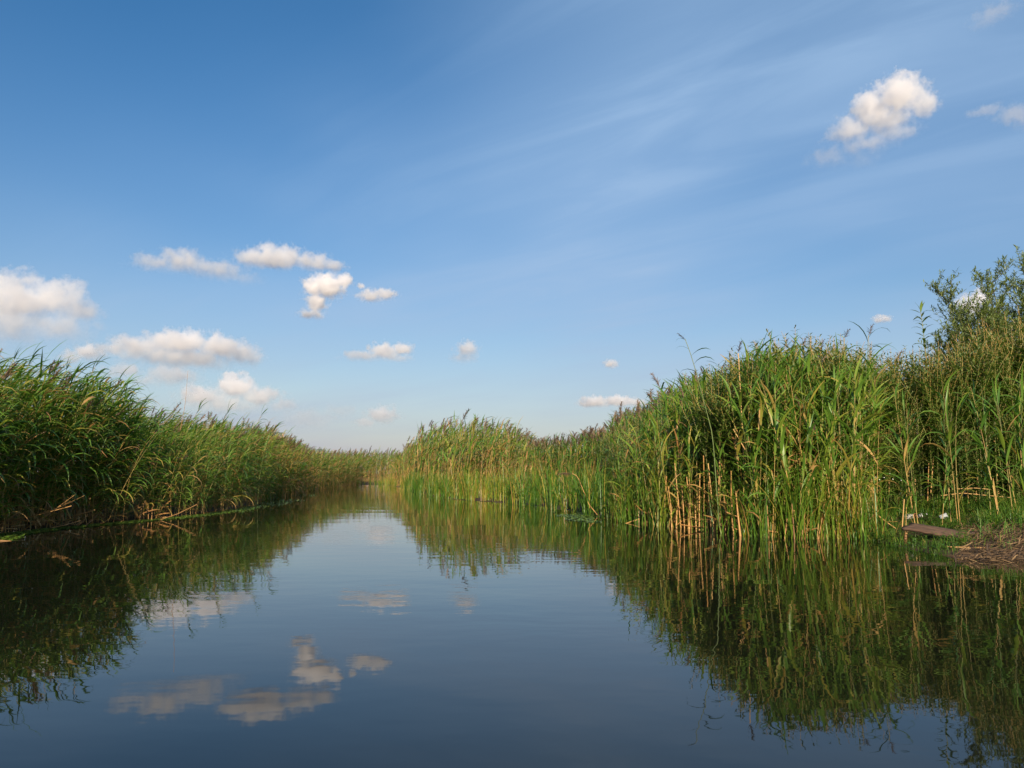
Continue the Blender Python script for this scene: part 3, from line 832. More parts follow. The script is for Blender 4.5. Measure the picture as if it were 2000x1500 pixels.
willow((P[0], 14.2, gz1(P[0], 14.2)), "smaller willow bush in front of the towering one, barely topping the reeds",
       [(3.1, 0.3, 2.7), (2.0, 0.2, 2.9), (0.4, 0.2, 3.3), (4.4, 0.25, 2.8), (5.6, 0.25, 3.1), (3.0, 0.1, 2.9), (1.0, 0.3, 3.0)], 8, 1.5)

# upright young blades in front of the right stand
bed = Bed(); r = random.Random(123)
for p, px in edge_px(r, RIGHT_PX, 1215, 1712, 230, -0.3, 0.25):
    if 1318 < px < 1432 and r.random() < 0.8: continue
    bed.add(sedge_parts(r, 9, r.gauss(0.45, 0.08), 0.2), xf((p.x, p.y, -0.15), s=r.uniform(0.45, 1.05)))
bed.build("young_reeds", "bright upright young reed blades at the water along the right stand")
# ---------------------------------------------------------------- dead stalks
def stalk_shape(P, r0, r1, mat=None):
    P = [np.array(p, float) for p in P]
    pts, rad = [], []
    n = max(4, 3 * (len(P) - 1))
    cum = [0]
    for a, b in zip(P, P[1:]): cum.append(cum[-1] + np.linalg.norm(b - a))
    for i in range(n + 1):
        t = cum[-1] * i / n
        k = min(int(np.searchsorted(cum, t, "right")) - 1, len(P) - 2)
        f = (t - cum[k]) / (cum[k + 1] - cum[k])
        pts.append(P[k] * (1 - f) + P[k + 1] * f)
        rad.append((r0 + (r1 - r0) * i / n) * (1.12 if i % 3 == 0 else 1.0))
    return tube(pts, rad, 5, mat or MAT_DEAD)

def stalk(name, pxs, Y, label, group=None, r0=0.009, r1=0.007, tint=0.6, sheath=0, seed=0, cat="dead stalk", plume=None):
    """a dead stem through pixel points, all near depth Y (or one depth per point)"""
    Ys = Y if isinstance(Y, (list, tuple)) else [Y] * len(pxs)
    W = [pt(a, b, y) for (a, b), y in zip(pxs, Ys)]
    o0 = W[0].copy()
    root = link(name, None, label=label, cat=cat, group=group, loc=tuple(o0))
    sh = stalk_shape([w - o0 for w in W], r0, r1)
    link("stem", sh.mesh("stem", tint), root)
    q = random.Random(seed)
    for k in range(sheath):
        f = q.uniform(0.25, 0.95); i = min(int(f * (len(W) - 1)), len(W) - 2); c = W[i] + (W[i + 1] - W[i]) * (f * (len(W) - 1) - i) - o0
        lf = q.choice(LEAF["droop"] + LEAF["arch"])
        o = link("leaf", lf.mesh("leaf", q.choice([0.8, 0.9, 1.0])), root); o.matrix_local = Matrix(xf(c, rz=q.uniform(0, 6.28), s=q.uniform(0.5, 0.9)).tolist())
    if plume is not None:
        o = link("plume", PLUME[q.randrange(4)].mesh("plume", plume[1]), root)
        o.matrix_local = Matrix(xf(W[-1] - o0, rz=plume[2], ry=plume[3], s=plume[0]).tolist())
    return root

r = random.Random(88)
ORANGE = [(1330, 1026, 1318, 905), (1346, 1028, 1341, 930), (1354, 1027, 1352, 960), (1366, 1030, 1367, 925), (1373, 1030, 1374, 890), (1381, 1030, 1388, 940), (1389, 1031, 1385, 915),
          (1395, 1032, 1383, 905), (1402, 1032, 1410, 918), (1408, 1034, 1405, 900), (1416, 1034, 1421, 955), (1296, 1022, 1302, 930), (1312, 1025, 1305, 950), (1432, 1038, 1428, 920), (1446, 1042, 1437, 960),
          (1337, 1027, 1332, 950), (1360, 1029, 1358, 985), (1398, 1032, 1402, 960), (1424, 1036, 1414, 968), (1321, 1026, 1326, 975)]
for k, (a, b, c, d) in enumerate(sorted(ORANGE)):
    Y = at(a, b + 3).y - 0.2
    stalk("dead_reed", [(a, b + 6), ((a + c) / 2 + r.uniform(-3, 3), (b + d) / 2), (c, d)], [Y, Y + 0.05, Y + r.uniform(-0.1, 0.25)],
          "%s from the sedge side of the bare orange stalks in the right stand" % ORD[k], "bare orange stalks in the right stand", r0=r.uniform(0.008, 0.017), r1=0.008, tint=r.choice([0.3, 0.5, 0.6, 0.7]), sheath=r.randint(1, 3), seed=k)
STUBS = [(1502, 1050, 1498, 985), (1532, 1052, 1540, 990), (1552, 1053, 1546, 975), (1565, 1053, 1572, 1000), (1598, 1053, 1612, 975), (1633, 1052, 1637, 940), (1652, 1052, 1648, 985), (1671, 1052, 1676, 980)]
for k, (a, b, c, d) in enumerate(STUBS):
    Y = at(a, b).y
    stalk("dead_reed", [(a, b + 4), (c, d)], [Y, Y + 0.1], "%s straw coloured stub counted from the orange stalks towards the plank" % ORD[k], "straw stubs at the foot of the right stand",
          r0=r.uniform(0.007, 0.011), r1=0.006, tint=r.choice([0.1, 0.2, 0.4]), sheath=1, seed=30 + k)
BANK = [(1723, 950, 1714, 905), (1736, 952, 1737, 868), (1776, 958, 1772, 880), (1779, 948, 1783, 862), (1790, 958, 1787, 930), (1815, 962, 1823, 895), (1811, 955, 1814, 905), (1855, 958, 1853, 930), (1862, 945, 1856, 850),
        (1893, 950, 1884, 875), (1920, 930, 1930, 850), (1953, 915, 1940, 840), (1842, 905, 1845, 770), (1905, 900, 1920, 760), (1965, 880, 1985, 760)]
for k, (a, b, c, d) in enumerate(sorted(BANK)):
    Y = 12.1 if b > 940 else 12.35
    b2 = project(pt(a, b, Y)[0], Y, gz1(pt(a, b, Y)[0], Y) - 0.03)[1]
    stalk("dead_reed", [(a, b2), (c, d)], [Y, Y + 0.05], "%s pale dead stalk, counting towards the willow, on the bank above the plank" % ORD[k], "dead stalks on the bank behind the plank",
          r0=0.009, r1=0.006, tint=r.choice([0.4, 0.5, 0.7, 0.8]), sheath=r.randint(0, 2), seed=60 + k)
Y = at(1560, 1045).y
stalk("dead_reed", [(1548, 1010), (1568, 968), (1587, 926)], Y - 0.25, "slanting dead stalk meeting another in a peak in the right stand", r0=0.014, r1=0.009, tint=0.6)
stalk("dead_reed", [(1588, 928), (1592, 958), (1604, 1000), (1608, 1052)], Y - 0.27, "broken dead stalk hanging down from the peak in the right stand", r0=0.009, r1=0.012, tint=0.7, sheath=1, seed=4)
stalk("dead_reed", [(1505, 958), (1468, 900), (1432, 838)], [11.3, 11.3, 11.4], "long dead stalk slanting across the middle of the right stand", r0=0.009, r1=0.007, tint=0.7)
stalk("dead_reed", [(1478, 915), (1452, 868), (1430, 822)], [11.5, 11.5, 11.5], "shorter dead stalk slanting behind the long slanting one", r0=0.008, r1=0.006, tint=0.6)
stalk("plumed_reed", [(1456, 1035), (1452, 880), (1446, 760), (1442, 690)], 11.45, "tan bare reed topped by a dark plume at the skyline's rising edge", r0=0.010, r1=0.006, tint=0.8, cat="reed", plume=(0.75, 0.0, 0.4, 0.1))
stalk("drooping_plume", [(1172, 1012), (1150, 985), (1138, 955), (1128, 930), (1118, 925)], [at(1172, 1008).y] * 5, "dead reed stalk bowing from the water with its plume hanging among the sedge", r0=0.010, r1=0.006, tint=0.5, cat="reed", plume=(1.1, 0.5, 3.1, 1.4))
stalk("fallen_stalk", [(1120, 985), (1180, 987), (1240, 997)], [at(1120, 1000).y] * 3, "long thin dead stalk lying level over the sedge's foot", r0=0.008, r1=0.006, tint=0.8)
stalk("fallen_stalk", [(1850, 1068), (1930, 1070), (1985, 1082), (2060, 1090)], [8.75, 8.6, 8.4, 8.3], "thin pale stalk lying over mud into the water at the right corner", r0=0.007, r1=0.006, tint=0.8)
stalk("fallen_stalk", [(1838, 968), (1880, 963), (1975, 972)], [11.3, 11.3, 11.2], "thin stalk lying across the grass above the plank", r0=0.006, r1=0.004, tint=0.7)
stalk("fallen_stalk", [(1870, 955), (1905, 953), (1935, 956)], [11.6, 11.6, 11.6], "short thin stalk lying highest on the grassy bank", r0=0.005, r1=0.004, tint=0.9)
# single green stem standing in the water before the plank
Yg = at(1761, 1062).y
root = stalk("water_reed", [(1761, 1066), (1762, 1030), (1766, 975)], Yg, "lone green and straw stem standing in the water before the plank", r0=0.009, r1=0.006, tint=0.6, cat="reed")
for az, s_ in ((3.3, 0.62), (0.1, 0.5)):
    o = link("leaf", LEAF["droop"][1].mesh("leaf", 0.4), root); o.matrix_local = Matrix(xf(pt(1766, 975, Yg) - pt(1761, 1066, Yg), rz=az, s=s_).tolist())

# plumed reeds that break the skyline
def sky_reed(pxs, Y, label, leaves, plume, tint=0.2, r0=0.011):
    W = [pt(a, b, Y) for a, b in pxs]; o0 = W[0].copy()
    root = link("plumed_reed", None, label=label, cat="reed", loc=tuple(o0))
    link("stem", stalk_shape([w - o0 for w in W], r0, 0.004, MAT_STEM).mesh("stem", tint), root)
    for (px, py, az, s_, cls, k) in leaves:
        o = link("leaf", LEAF[cls][k].mesh("leaf", tint), root); o.matrix_local = Matrix(xf(pt(px, py, Y) - o0, rz=az, s=s_).tolist())
    if plume:
        s_, t_, az, ry = plume
        o = link("plume", PLUME[0].mesh("plume", t_), root); o.matrix_local = Matrix(xf(W[-1] - o0, rz=az, ry=ry, s=s_).tolist())
sky_reed([(1405, 1030), (1392, 850), (1366, 750), (1352, 700), (1338, 662)], 11.6, "dark reed leaning out against the sky at the near stand's far end",
         [(1338, 664, 3.4, 0.35, "droop", 0), (1345, 682, 3.0, 0.5, "droop", 1), (1350, 695, 0.2, 0.7, "arch", 2), (1355, 712, -0.1, 0.8, "arch", 3), (1362, 735, 0.3, 0.7, "droop", 4), (1360, 728, 3.3, 0.6, "droop", 2)], (0.55, 0.1, 2.9, 0.7), 0.0)
sky_reed([(1660, 1010), (1655, 820), (1650, 720), (1649, 660)], 12.2, "reed with a lone dark drooping plume on the right stand's skyline",
         [(1650, 690, 0.1, 0.7, "arch", 0), (1651, 705, 3.2, 0.6, "arch", 2), (1651, 730, 0.4, 0.7, "arch", 4)], (0.75, 0.1, 0.5, 0.5), 0.2)
sky_reed([(1700, 1000), (1698, 820), (1694, 720), (1696, 655)], 12.2, "reed with brown plume and crossed dark leaves on the right stand's skyline",
         [(1695, 662, 0.0, 0.8, "arch", 1), (1695, 668, 3.1, 0.75, "upright", 3), (1694, 680, -0.2, 0.8, "droop", 5), (1694, 690, 0.3, 0.9, "arch", 3)], (0.8, 0.4, 0.3, 0.3), 0.1)
for k, (px, py, lab) in enumerate([(1532, 678, "reed with round brown plume below the highest herb tip"), (1568, 676, "reed with fuzzy grey plume just past the highest herb tip"),
                                   (1603, 680, "reed with brown plume between the fuzzy grey plume and the lone dark plume")]):
    sky_reed([(px + 8, 1010), (px + 4, 850), (px, 740), (px, py)], 12.3, lab, [(px, py + 30, 0.3, 0.7, "arch", k), (px + 1, py + 50, 3.0, 0.7, "arch", k + 1)], (0.65, [0.2, 0.5, 0.3][k], 0.4, 0.3), 0.3)
# left bank: shoots that break the skyline
def left_shoot(px, py, Y, label, n=7, s=0.9):
    q = random.Random(px)
    P = pt(px, py, Y); gz = gz1(P[0] - 0.35, Y)
    base = np.array([P[0] - 0.4, Y, gz])
    root = link("reed_shoot", None, label=label, cat="reed", loc=tuple(base)); root["group"] = "reed shoots on the left skyline"
    W = [base * 0, np.array([0.05, 0, (P[2] - gz) * 0.5]), np.array([0.18, 0, (P[2] - gz) * 0.8]), P - base]
    link("stem", stalk_shape(W, 0.009, 0.003, MAT_STEM).mesh("stem", 0.3), root)
    for k in range(n):
        f = 0.62 + 0.37 * k / n
        i = min(int(f * 3), 2); c = W[i] + (W[i + 1] - W[i]) * (f * 3 - i)
        o = link("leaf", q.choice(LEAF["arch"] + LEAF["upright"]).mesh("leaf", q.choice([0.1, 0.2, 0.3])), root)
        o.matrix_local = Matrix(xf(c, rz=q.gauss(0, 0.35), ry=q.uniform(-0.1, 0.4), s=q.uniform(0.55, 0.85) * s).tolist())
    for k in range(3):
        o = link("leaf", q.choice(LEAF["upright"]).mesh("leaf", 0.2), root)
        o.matrix_local = Matrix(xf(W[-1], rz=q.gauss(0, 0.3), ry=q.uniform(-0.3, 0.3), s=0.6 * s).tolist())
left_shoot(28, 702, 11.9, "reed shoot streaming in the wind on the skyline at the picture's left edge")
left_shoot(62, 700, 12.3, "second streaming reed shoot from the left picture edge on the skyline")
left_shoot(130, 722, 12.6, "broad bushy reed shoot forming the highest hump of the left skyline", 9)
left_shoot(186, 716, 13.0, "lone reed shoot with stacked leaves at the end of the left hump")
left_shoot(280, 792, 14.5, "first reed shoot in the dip past the left hump", 6)
left_shoot(388, 800, 16.5, "reed shoot left of the pair below the pink cloud", 7)
left_shoot(445, 806, 18.0, "reed shoot right under the pink heaped cloud", 8)
left_shoot(510, 812, 20.0, "reed shoot standing highest at the far part of the left skyline", 8)
left_shoot(537, 838, 21.0, "last distinct reed shoot before the left skyline sinks", 7)
stalk("bare_stem", [(352, 840), (362, 790), (367, 725)], 15.5, "hair thin bare stem rising over the left reeds before the pink cloud", r0=0.004, r1=0.002, tint=0.3)

# tangle of orange stalks at the foot of the left bank
TANGLE = [(0, 1020, 140, 988, "longest"), (44, 1036, 148, 965, "steepest long"), (85, 1025, 95, 950, "upright"), (122, 1012, 124, 968, "short upright"), (60, 1010, 165, 968, "upper level"), (138, 1000, 143, 985, "shortest"),
          (88, 1022, 100, 1000, "forked"), (150, 1028, 172, 1005, "small slanting"), (195, 1022, 212, 1014, "low flat"), (0, 972, 60, 958, "highest thin"), (310, 1016, 385, 985, "lone slanting")]
for k, (a, b, c, d, w) in enumerate(TANGLE):
    Y = at(min(a, 400), 1040 - a * 0.08).y - 0.1
    stalk("dead_reed", [(a, b), ((a + c) / 2, (b + d) / 2 + 3), (c, d)], [Y, Y + 0.05, Y + 0.15], "%s dead stalk in the orange tangle at the left bank's foot" % w if a < 300 else "lone dead stalk slanting out of the left bank past the tangle",
          "orange tangle on the left bank", r0=0.007, r1=0.005, tint=r.choice([0.1, 0.2, 0.3, 0.5]), sheath=2, seed=90 + k)
for k, px in enumerate([262, 272, 281, 290, 296]):
    Y = at(px, 1016).y - 0.1
    stalk("dead_reed", [(px, 1018), (px + r.uniform(-6, 10), 992 - r.uniform(0, 10))], [Y, Y + 0.1], "%s of the short straw stems by the middle of the left shore" % ORD[k], "short straw stems on the left shore", r0=0.008, r1=0.006, tint=0.2, sheath=1, seed=130 + k)
# the two sprays of pale leaves that hang to the water on the left
def spray(px0, py0, px1, py1, Y, n, label, tints):
    a, b = pt(px0, py0, Y), pt(px1, py1, Y - 0.1)
    root = link("drooping_reed", None, label=label, cat="reed", loc=tuple(a))
    link("stem", stalk_shape([np.zeros(3), (b - a) * 0.5 + np.array([0, 0, 0.05]), b - a], 0.008, 0.004, MAT_STEM).mesh("stem", 0.5), root)
    q = random.Random(px0)
    for k in range(n):
        f = 0.25 + 0.75 * k / (n - 1)
        o = link("leaf", q.choice(LEAF["droop"]).mesh("leaf", q.choice(tints)), root)
        o.matrix_local = Matrix(xf((b - a) * f + np.array([0, 0, 0.05 * (1 - abs(f - 0.5) * 2)]), rz=q.gauss(0.1, 0.3), ry=0.35, s=q.uniform(0.7, 0.95)).tolist())
spray(180, 985, 222, 958, at(210, 1021).y - 0.25, 8, "reed bowed over with pale striped leaves above the left shore", [0.5, 0.6, 0.8])
spray(405, 985, 470, 968, at(440, 998).y - 0.25, 8, "reed bowed to the water with long pale leaves by the duckweed", [0.6, 0.7, 0.8])

# ---------------------------------------------------------------- purple loosestrife on the right bank
m, n, l = new_mat("purple_petal")
out = n.new("ShaderNodeOutputMaterial"); bs = n.new("ShaderNodeBsdfPrincipled"); bs.inputs["Base Color"].default_value = (0.30, 0.10, 0.26, 1); bs.inputs["Roughness"].default_value = 0.6
l.new(bs.outputs[0], out.inputs["Surface"]); MAT_PURPLE = m
def petal_spike(q):
    parts = []
    for i in range(44):
        t = i / 44
        s_ = ribbon(0.022 * (1.2 - 0.6 * t), 0.014, R(q.uniform(-10, 60)), R(q.uniform(-20, 40)), 1, 1, 0, 0, 1, wide_at=0.6)
        parts.append((s_, xf((0, 0, 0.24 * t), rz=q.uniform(0, 6.28)), 0.5))
    V, Q, T, A = merge(parts); return Shape(V, Q, A, MAT_PURPLE)
SPIKE = petal_spike(random.Random(3))
for px, py, lab in [(1778, 818, "purple flower spike nearest the tall leafy shoot, amid the green"), (1846, 808, "purple flower spike on the bank between shoot and willow"), (1684, 822, "faint purple flower spike at the edge of the reed stand")]:
    Y = 11.95; P = pt(px, py, Y); gz = gz1(P[0], Y)
    root = link("purple_loosestrife", None, label=lab, cat="flower", group="purple flower spikes", loc=(P[0], Y, gz)); hh = P[2] - gz
    s_ = hh / 2.4; k = 2
    o = link("stem", HERB_MESH[k][0], root); o.scale = (s_, s_, s_); o = link("foliage", HERB_MESH[k][1], root, kind="stuff"); o.scale = (s_ * 0.8, s_ * 0.8, s_)
    for dx in (0, 0.06, -0.05):
        o = link("flower_spike", SPIKE.mesh("flower_spike", 0.5), root); o.location = (dx, -abs(dx), hh - 0.14 - abs(dx) * 1.5)

# ---------------------------------------------------------------- grass of the right bank
r = random.Random(99)
GB = [ribbon(0.22, r.uniform(0.007, 0.011), R(r.uniform(60, 88)), R(r.uniform(-50, 60)), 1.6, 2, r.uniform(-0.8, 0.8), 0, 1, wide_at=0.2, base_w=0.7, mat=MAT_GRASS) for _ in range(12)]
GL = [ribbon(0.06, 0.028, R(r.uniform(5, 60)), R(r.uniform(-40, 10)), 1.2, 2, 0, 0, 1, wide_at=0.5, base_w=0.2, mat=MAT_GRASS) for _ in range(6)]
bed = Bed()
cand = np.array([(r.uniform(3.6, 9.0), r.uniform(8.4, 12.6)) for _ in range(42000)])
ss = inland(cand); zz = ground_z(cand)
for (x, y), s_, z in zip(cand, ss, zz):
    if s_ < -0.08 or s_ > 4.6: continue
    px, py = project(x, y, z)
    if px < 1600: continue
    clump = mnoise.noise(Vector((x * 1.7, y * 1.7, 0)))
    litter = px > 1885 + 30 * clump and py > 1034 + 25 * clump
    if litter and r.random() > 0.16: continue
    dens = 0.55 + 0.6 * clump + (0.3 if s_ > 1.0 else 0)
    if s_ < 0.35: dens = dens * 0.8 + 0.25
    if r.random() > dens: continue
    hgt = r.uniform(0.45, 1.05) * (1.0 + 0.5 * clump) * (0.8 if s_ < 0.6 else 1.1 + 0.25 * max(s_ - 2.0, 0))
    if 1750 < px < 1910 and 1010 < py < 1062: hgt *= 0.45
    t = min(max(0.42 + 0.25 * clump + r.gauss(0, 0.13), 0), 1)
    if r.random() < 0.06: t = r.uniform(0.75, 1)
    M = xf((x, y, z - 0.01), rz=r.uniform(0, 6.28), s=hgt)
    bed.add([("blade", r.choice(GB), np.eye(4), t)], M)
    if r.random() < 0.4:
        bed.add([("leaf", r.choice(GL), np.eye(4), t * 0.8)], xf((x, y, z + r.uniform(0.02, 0.22) * hgt), rz=r.uniform(0, 6.28), s=r.uniform(0.6, 1.3)))
bed.build("grass", "low bright green grass and weeds on the right bank around the plank")

# ---------------------------------------------------------------- heap of dead reed litter on the mud
bed = Bed(); r = random.Random(101)
def straw_kit(mt):
    return ([stalk_shape([(0, 0, 0), (0.5, r.gauss(0, 0.05), r.gauss(0, 0.04)), (1, r.gauss(0, 0.08), r.gauss(0, 0.06))], 0.026, 0.018, mt) for _ in range(5)],
            [ribbon(1.0, 0.11, R(r.uniform(-5, 30)), R(r.uniform(-30, 20)), 1, 3, r.uniform(-2, 2), 0, 1, mat=mt) for _ in range(5)])
LT, LB = straw_kit(MAT_DEAD); RT, RB = straw_kit(MAT_ROT)
cand = []
for k in range(4600):
    px, py = 1945 + r.gauss(0, 62), 1056 + r.gauss(0, 18)
    if px < (1878 if py < 1052 else 1848) + r.random() * 25 or py < 1028 + r.random() * 14 or py > 1088: continue
    P = at(px, py, 0.05); cand.append((P.x, P.y))
for (x, y), z in zip(cand, ground_z(cand)):
    z = max(z, -0.005) + r.uniform(0.0, 0.045)
    bed.add([("straw", r.choice(RT if r.random() < 0.5 else RB), np.eye(4), min(max(r.gauss(0.45, 0.3), 0), 1))], xf((x, y, z), rz=r.gauss(0.2, 1.1), ry=r.gauss(0, 0.3), s=r.uniform(0.03, 0.15)))
bed.build("dead_reed_litter", "heap of brown dead reed pieces on the mud at the plank's end")
# straw litter at the feet of the reed stands
bed = Bed()
for pxs, lo, hi, nn in ((RIGHT_PX, 1230, 1690, 220), (LEFT_PX, -60, 330, 220)):
    for p, px in edge_px(r, pxs, lo, hi, nn, -0.12, 0.5):
        t = 0.6 if (1280 < px < 1440 or 60 < px < 180) else 0.2
        if r.random() > t + 0.25: continue
        P = (p.x, p.y, max(gz1(*p), 0) + r.uniform(0, 0.16))
        bed.add([("straw", r.choice(LT + LB), np.eye(4), min(max(r.gauss(0.42, 0.25), 0), 1))], xf(P, rz=r.uniform(0, 6.28), ry=r.gauss(-0.15, 0.45), s=r.uniform(0.12, 0.5)))
bed.build("straw_litter", "straw coloured broken reed pieces strewn at the feet of the reed stands")

# ---------------------------------------------------------------- duckweed and floating weed
bed = Bed(); r = random.Random(111)
DW = [Shape([(math.cos(a) * 0.014, math.sin(a) * 0.014 * f, 0) for a in (0.3, 1.9, 3.4, 5.0)], [(0, 1, 2, 3)], [0, 0, 0, 0], MAT_DUCK) for f in (1.0, 0.75, 1.2)]
def float_leaf(p, z=0.004):
    bed.add([("leaf", r.choice(DW), np.eye(4), min(max(r.gauss(0.5, 0.22), 0), 1))], xf((p[0], p[1], z + r.uniform(0, 0.012)), rz=r.uniform(0, 6.28), ry=r.gauss(0, 0.2), rx=r.gauss(0, 0.2), s=r.uniform(0.7, 1.7)))
pp = [p for p, px in edge_px(r, LEFT_PX, -60, 480, 11000, -0.75, 0.0)]
for p, d_in in zip(pp, -inland([tuple(p) for p in pp])):
    w = 0.42 + 0.18 * mnoise.noise(Vector((p.x * 0.9, p.y * 0.9, 3))) + 0.07 * mnoise.noise(Vector((p.x * 5, p.y * 5, 1)))
    if d_in < w: float_leaf(p)
for k in range(5200):
    px, py = r.uniform(455, 620), r.uniform(962, 1002)
    nz_ = mnoise.noise(Vector((px * 0.012, py * 0.16, 0))) + 0.5 * mnoise.noise(Vector((px * 0.05, py * 0.4, 5)))
    edge = 1002 - (px - 455) * 0.22
    if nz_ > 0.02 + max(py - edge, 0) * 0.03 and py < edge + 6: float_leaf(at(px, py))
for k in range(3600):
    px, py = r.uniform(1080, 1215), r.uniform(1000, 1020)
    nz_ = mnoise.noise(Vector((px * 0.02, py * 0.2, 9))) - abs(px - 1160) / 110 - max(py - 1014, 0) * 0.05
    if nz_ > -0.42: float_leaf(at(px, py))
bed.build("duckweed", "mats of green duckweed floating along both shores")

m, n, l = new_mat("white_petal")
out = n.new("ShaderNodeOutputMaterial"); bs = n.new("ShaderNodeBsdfPrincipled"); bs.inputs["Base Color"].default_value = (0.78, 0.78, 0.74, 1); bs.inputs["Roughness"].default_value = 0.5
l.new(bs.outputs[0], out.inputs["Surface"]); MAT_WHITE = m
def flower_mesh():
    parts = []
    for k in range(5):
        parts.append((ribbon(0.016, 0.014, R(25), R(5), 1, 2, 0, 0, 1, wide_at=0.6, base_w=0.3), xf((0, 0, 0), rz=k * 1.257), 0.5))
    V, Q, T, A = merge(parts); return quads_mesh("white_flower", V, Q, MAT_WHITE)
FM = flower_mesh()
for k, (px, py, s_) in enumerate([(2, 1040, 1), (9, 1034, 0.8), (18, 1036, 0.9), (31, 1035, 1), (31, 1038, 0.8), (46, 1033, 1.1), (48, 1036, 0.9)]):
    P = at(px, py); o = link("white_flower", FM, label="%s tiny white flower from the left edge on the duckweed" % ORD[k], cat="flower", group="white flowers on the left duckweed", loc=(P.x, P.y, 0.03)); o.scale = (1.5 * s_,) * 3
for k, (px, py) in enumerate([(1708, 934), (1711, 932), (1727, 933), (1738, 925), (1744, 936), (1760, 938), (1718, 937)]):
    P = pt(px, py, 11.6); o = link("white_flower", FM, label="%s small white blossom in the herbs above the grass beside the reeds" % ORD[k], cat="flower", group="white blossoms on the right bank", loc=tuple(P)); o.rotation_euler = (0.9, 0, 0); o.scale = (0.5,) * 3

# ---------------------------------------------------------------- plank, rubbish and clod
m, n, l = new_mat("weathered_wood")
out = n.new("ShaderNodeOutputMaterial"); bs = n.new("ShaderNodeBsdfPrincipled"); tc = n.new("ShaderNodeTexCoord"); mp = n.new("ShaderNodeMapping"); mp.inputs["Scale"].default_value = (2.5, 26, 26)
nz = n.new("ShaderNodeTexNoise"); nz.inputs["Scale"].default_value = 2.0; nz.inputs["Detail"].default_value = 8; nz.inputs["Distortion"].default_value = 0.6
l.new(tc.outputs["Object"], mp.inputs[0]); l.new(mp.outputs[0], nz.inputs["Vector"])
cr = n.new("ShaderNodeValToRGB"); cr.color_ramp.elements[0].position = 0.3; cr.color_ramp.elements[0].color = (0.055, 0.030, 0.018, 1); cr.color_ramp.elements[1].position = 0.75; cr.color_ramp.elements[1].color = (0.17, 0.098, 0.060, 1)
l.new(nz.outputs["Fac"], cr.inputs["Fac"]); l.new(cr.outputs["Color"], bs.inputs["Base Color"]); bs.inputs["Roughness"].default_value = 0.75
bp = n.new("ShaderNodeBump"); bp.inputs["Distance"].default_value = 0.006; l.new(nz.outputs["Fac"], bp.inputs["Height"]); l.new(bp.outputs[0], bs.inputs["Normal"]); l.new(bs.outputs[0], out.inputs["Surface"]); MAT_WOOD = m
def plank_mesh(L, Wd, T, seed):
    q = random.Random(seed); nx_, ny_ = 16, 5
    V = []; Qd = []
    def ring(i):
        x = -L / 2 + L * i / nx_
        e0, e1 = q.gauss(0, 0.006), q.gauss(0, 0.006)
        xo = [q.gauss(0, 0.02) if i in (0, nx_) else 0 for _ in range(ny_ + 1)]
        sag = 0.003 * math.sin(i * 0.4)
        top = [(x + xo[j], -Wd / 2 + Wd * j / ny_ + (e0 if j == 0 else e1 if j == ny_ else 0), T / 2 + sag + q.gauss(0, 0.0015)) for j in range(ny_ + 1)]
        bot = [(a, b, c - T) for a, b, c in reversed(top)]
        return top + bot
    rings = [ring(i) for i in range(nx_ + 1)]; k = len(rings[0])
    for rg in rings: V += rg
    for i in range(nx_):
        for j in range(k):
            Qd.append((i * k + j, (i + 1) * k + j, (i + 1) * k + (j + 1) % k, i * k + (j + 1) % k))
    for base in (0, nx_ * k):
        for j in range(ny_):
            f = (base + j, base + j + 1, base + k - 2 - j, base + k - 1 - j)
            Qd.append(f if base == 0 else f[::-1])
    return quads_mesh("plank", np.array(V), np.array(Qd), MAT_WOOD, smooth=False)
A_, B_ = pt(1775, 1029, 9.75), pt(1888, 1046, 9.15)
C_ = (A_ + B_) / 2
pl = link("plank", plank_mesh(np.linalg.norm(B_ - A_) * 1.06, 0.25, 0.026, 1), label="weathered brown wooden plank lying on the grassy mud bank", cat="plank", loc=tuple(C_))
ux = Vector((B_ - A_).tolist()).normalized(); up = Vector((0.05, -0.5, 1)).normalized(); uy = up.cross(ux).normalized(); up = ux.cross(uy)
pl.rotation_euler = Matrix((ux, uy, up)).transposed().to_euler()
st = link("wooden_stub", stalk_shape([(0, 0, -0.1), (0.005, 0, 0.03), (0.015, 0, 0.07)], 0.022, 0.016).mesh("wooden_stub", 0.1), label="short orange-brown wooden stub under the plank's far end", cat="stub", loc=tuple(pt(1768, 1052, 9.55)))

def lathe(profile, seg=20):
    V = [(rr * math.cos(2 * math.pi * k / seg), rr * math.sin(2 * math.pi * k / seg), z) for rr, z in profile for k in range(seg)]
    Qd = [(i * seg + k, i * seg + (k + 1) % seg, (i + 1) * seg + (k + 1) % seg, (i + 1) * seg + k) for i in range(len(profile) - 1) for k in range(seg)]
    return V, Qd
def simple(name, color, rough=0.4, transmission=0.0):
    m, n, l = new_mat(name)
    out = n.new("ShaderNodeOutputMaterial"); bs = n.new("ShaderNodeBsdfPrincipled"); tc = n.new("ShaderNodeTexCoord"); nz = n.new("ShaderNodeTexNoise"); nz.inputs["Scale"].default_value = 30
    l.new(tc.outputs["Object"], nz.inputs["Vector"])
    mx = n.new("ShaderNodeMix"); mx.data_type = "RGBA"; mx.inputs["A"].default_value = (*[c * 0.7 for c in color], 1); mx.inputs["B"].default_value = (*color, 1)
    l.new(nz.outputs["Fac"], mx.inputs["Factor"]); l.new(mx.outputs["Result"], bs.inputs["Base Color"])
    bs.inputs["Roughness"].default_value = rough; bs.inputs["Transmission Weight"].default_value = transmission; bs.inputs["IOR"].default_value = 1.3
    l.new(bs.outputs[0], out.inputs["Surface"]); return m
MAT_SCRAP = simple("scrap_paper", (0.45, 0.46, 0.46), 0.7)
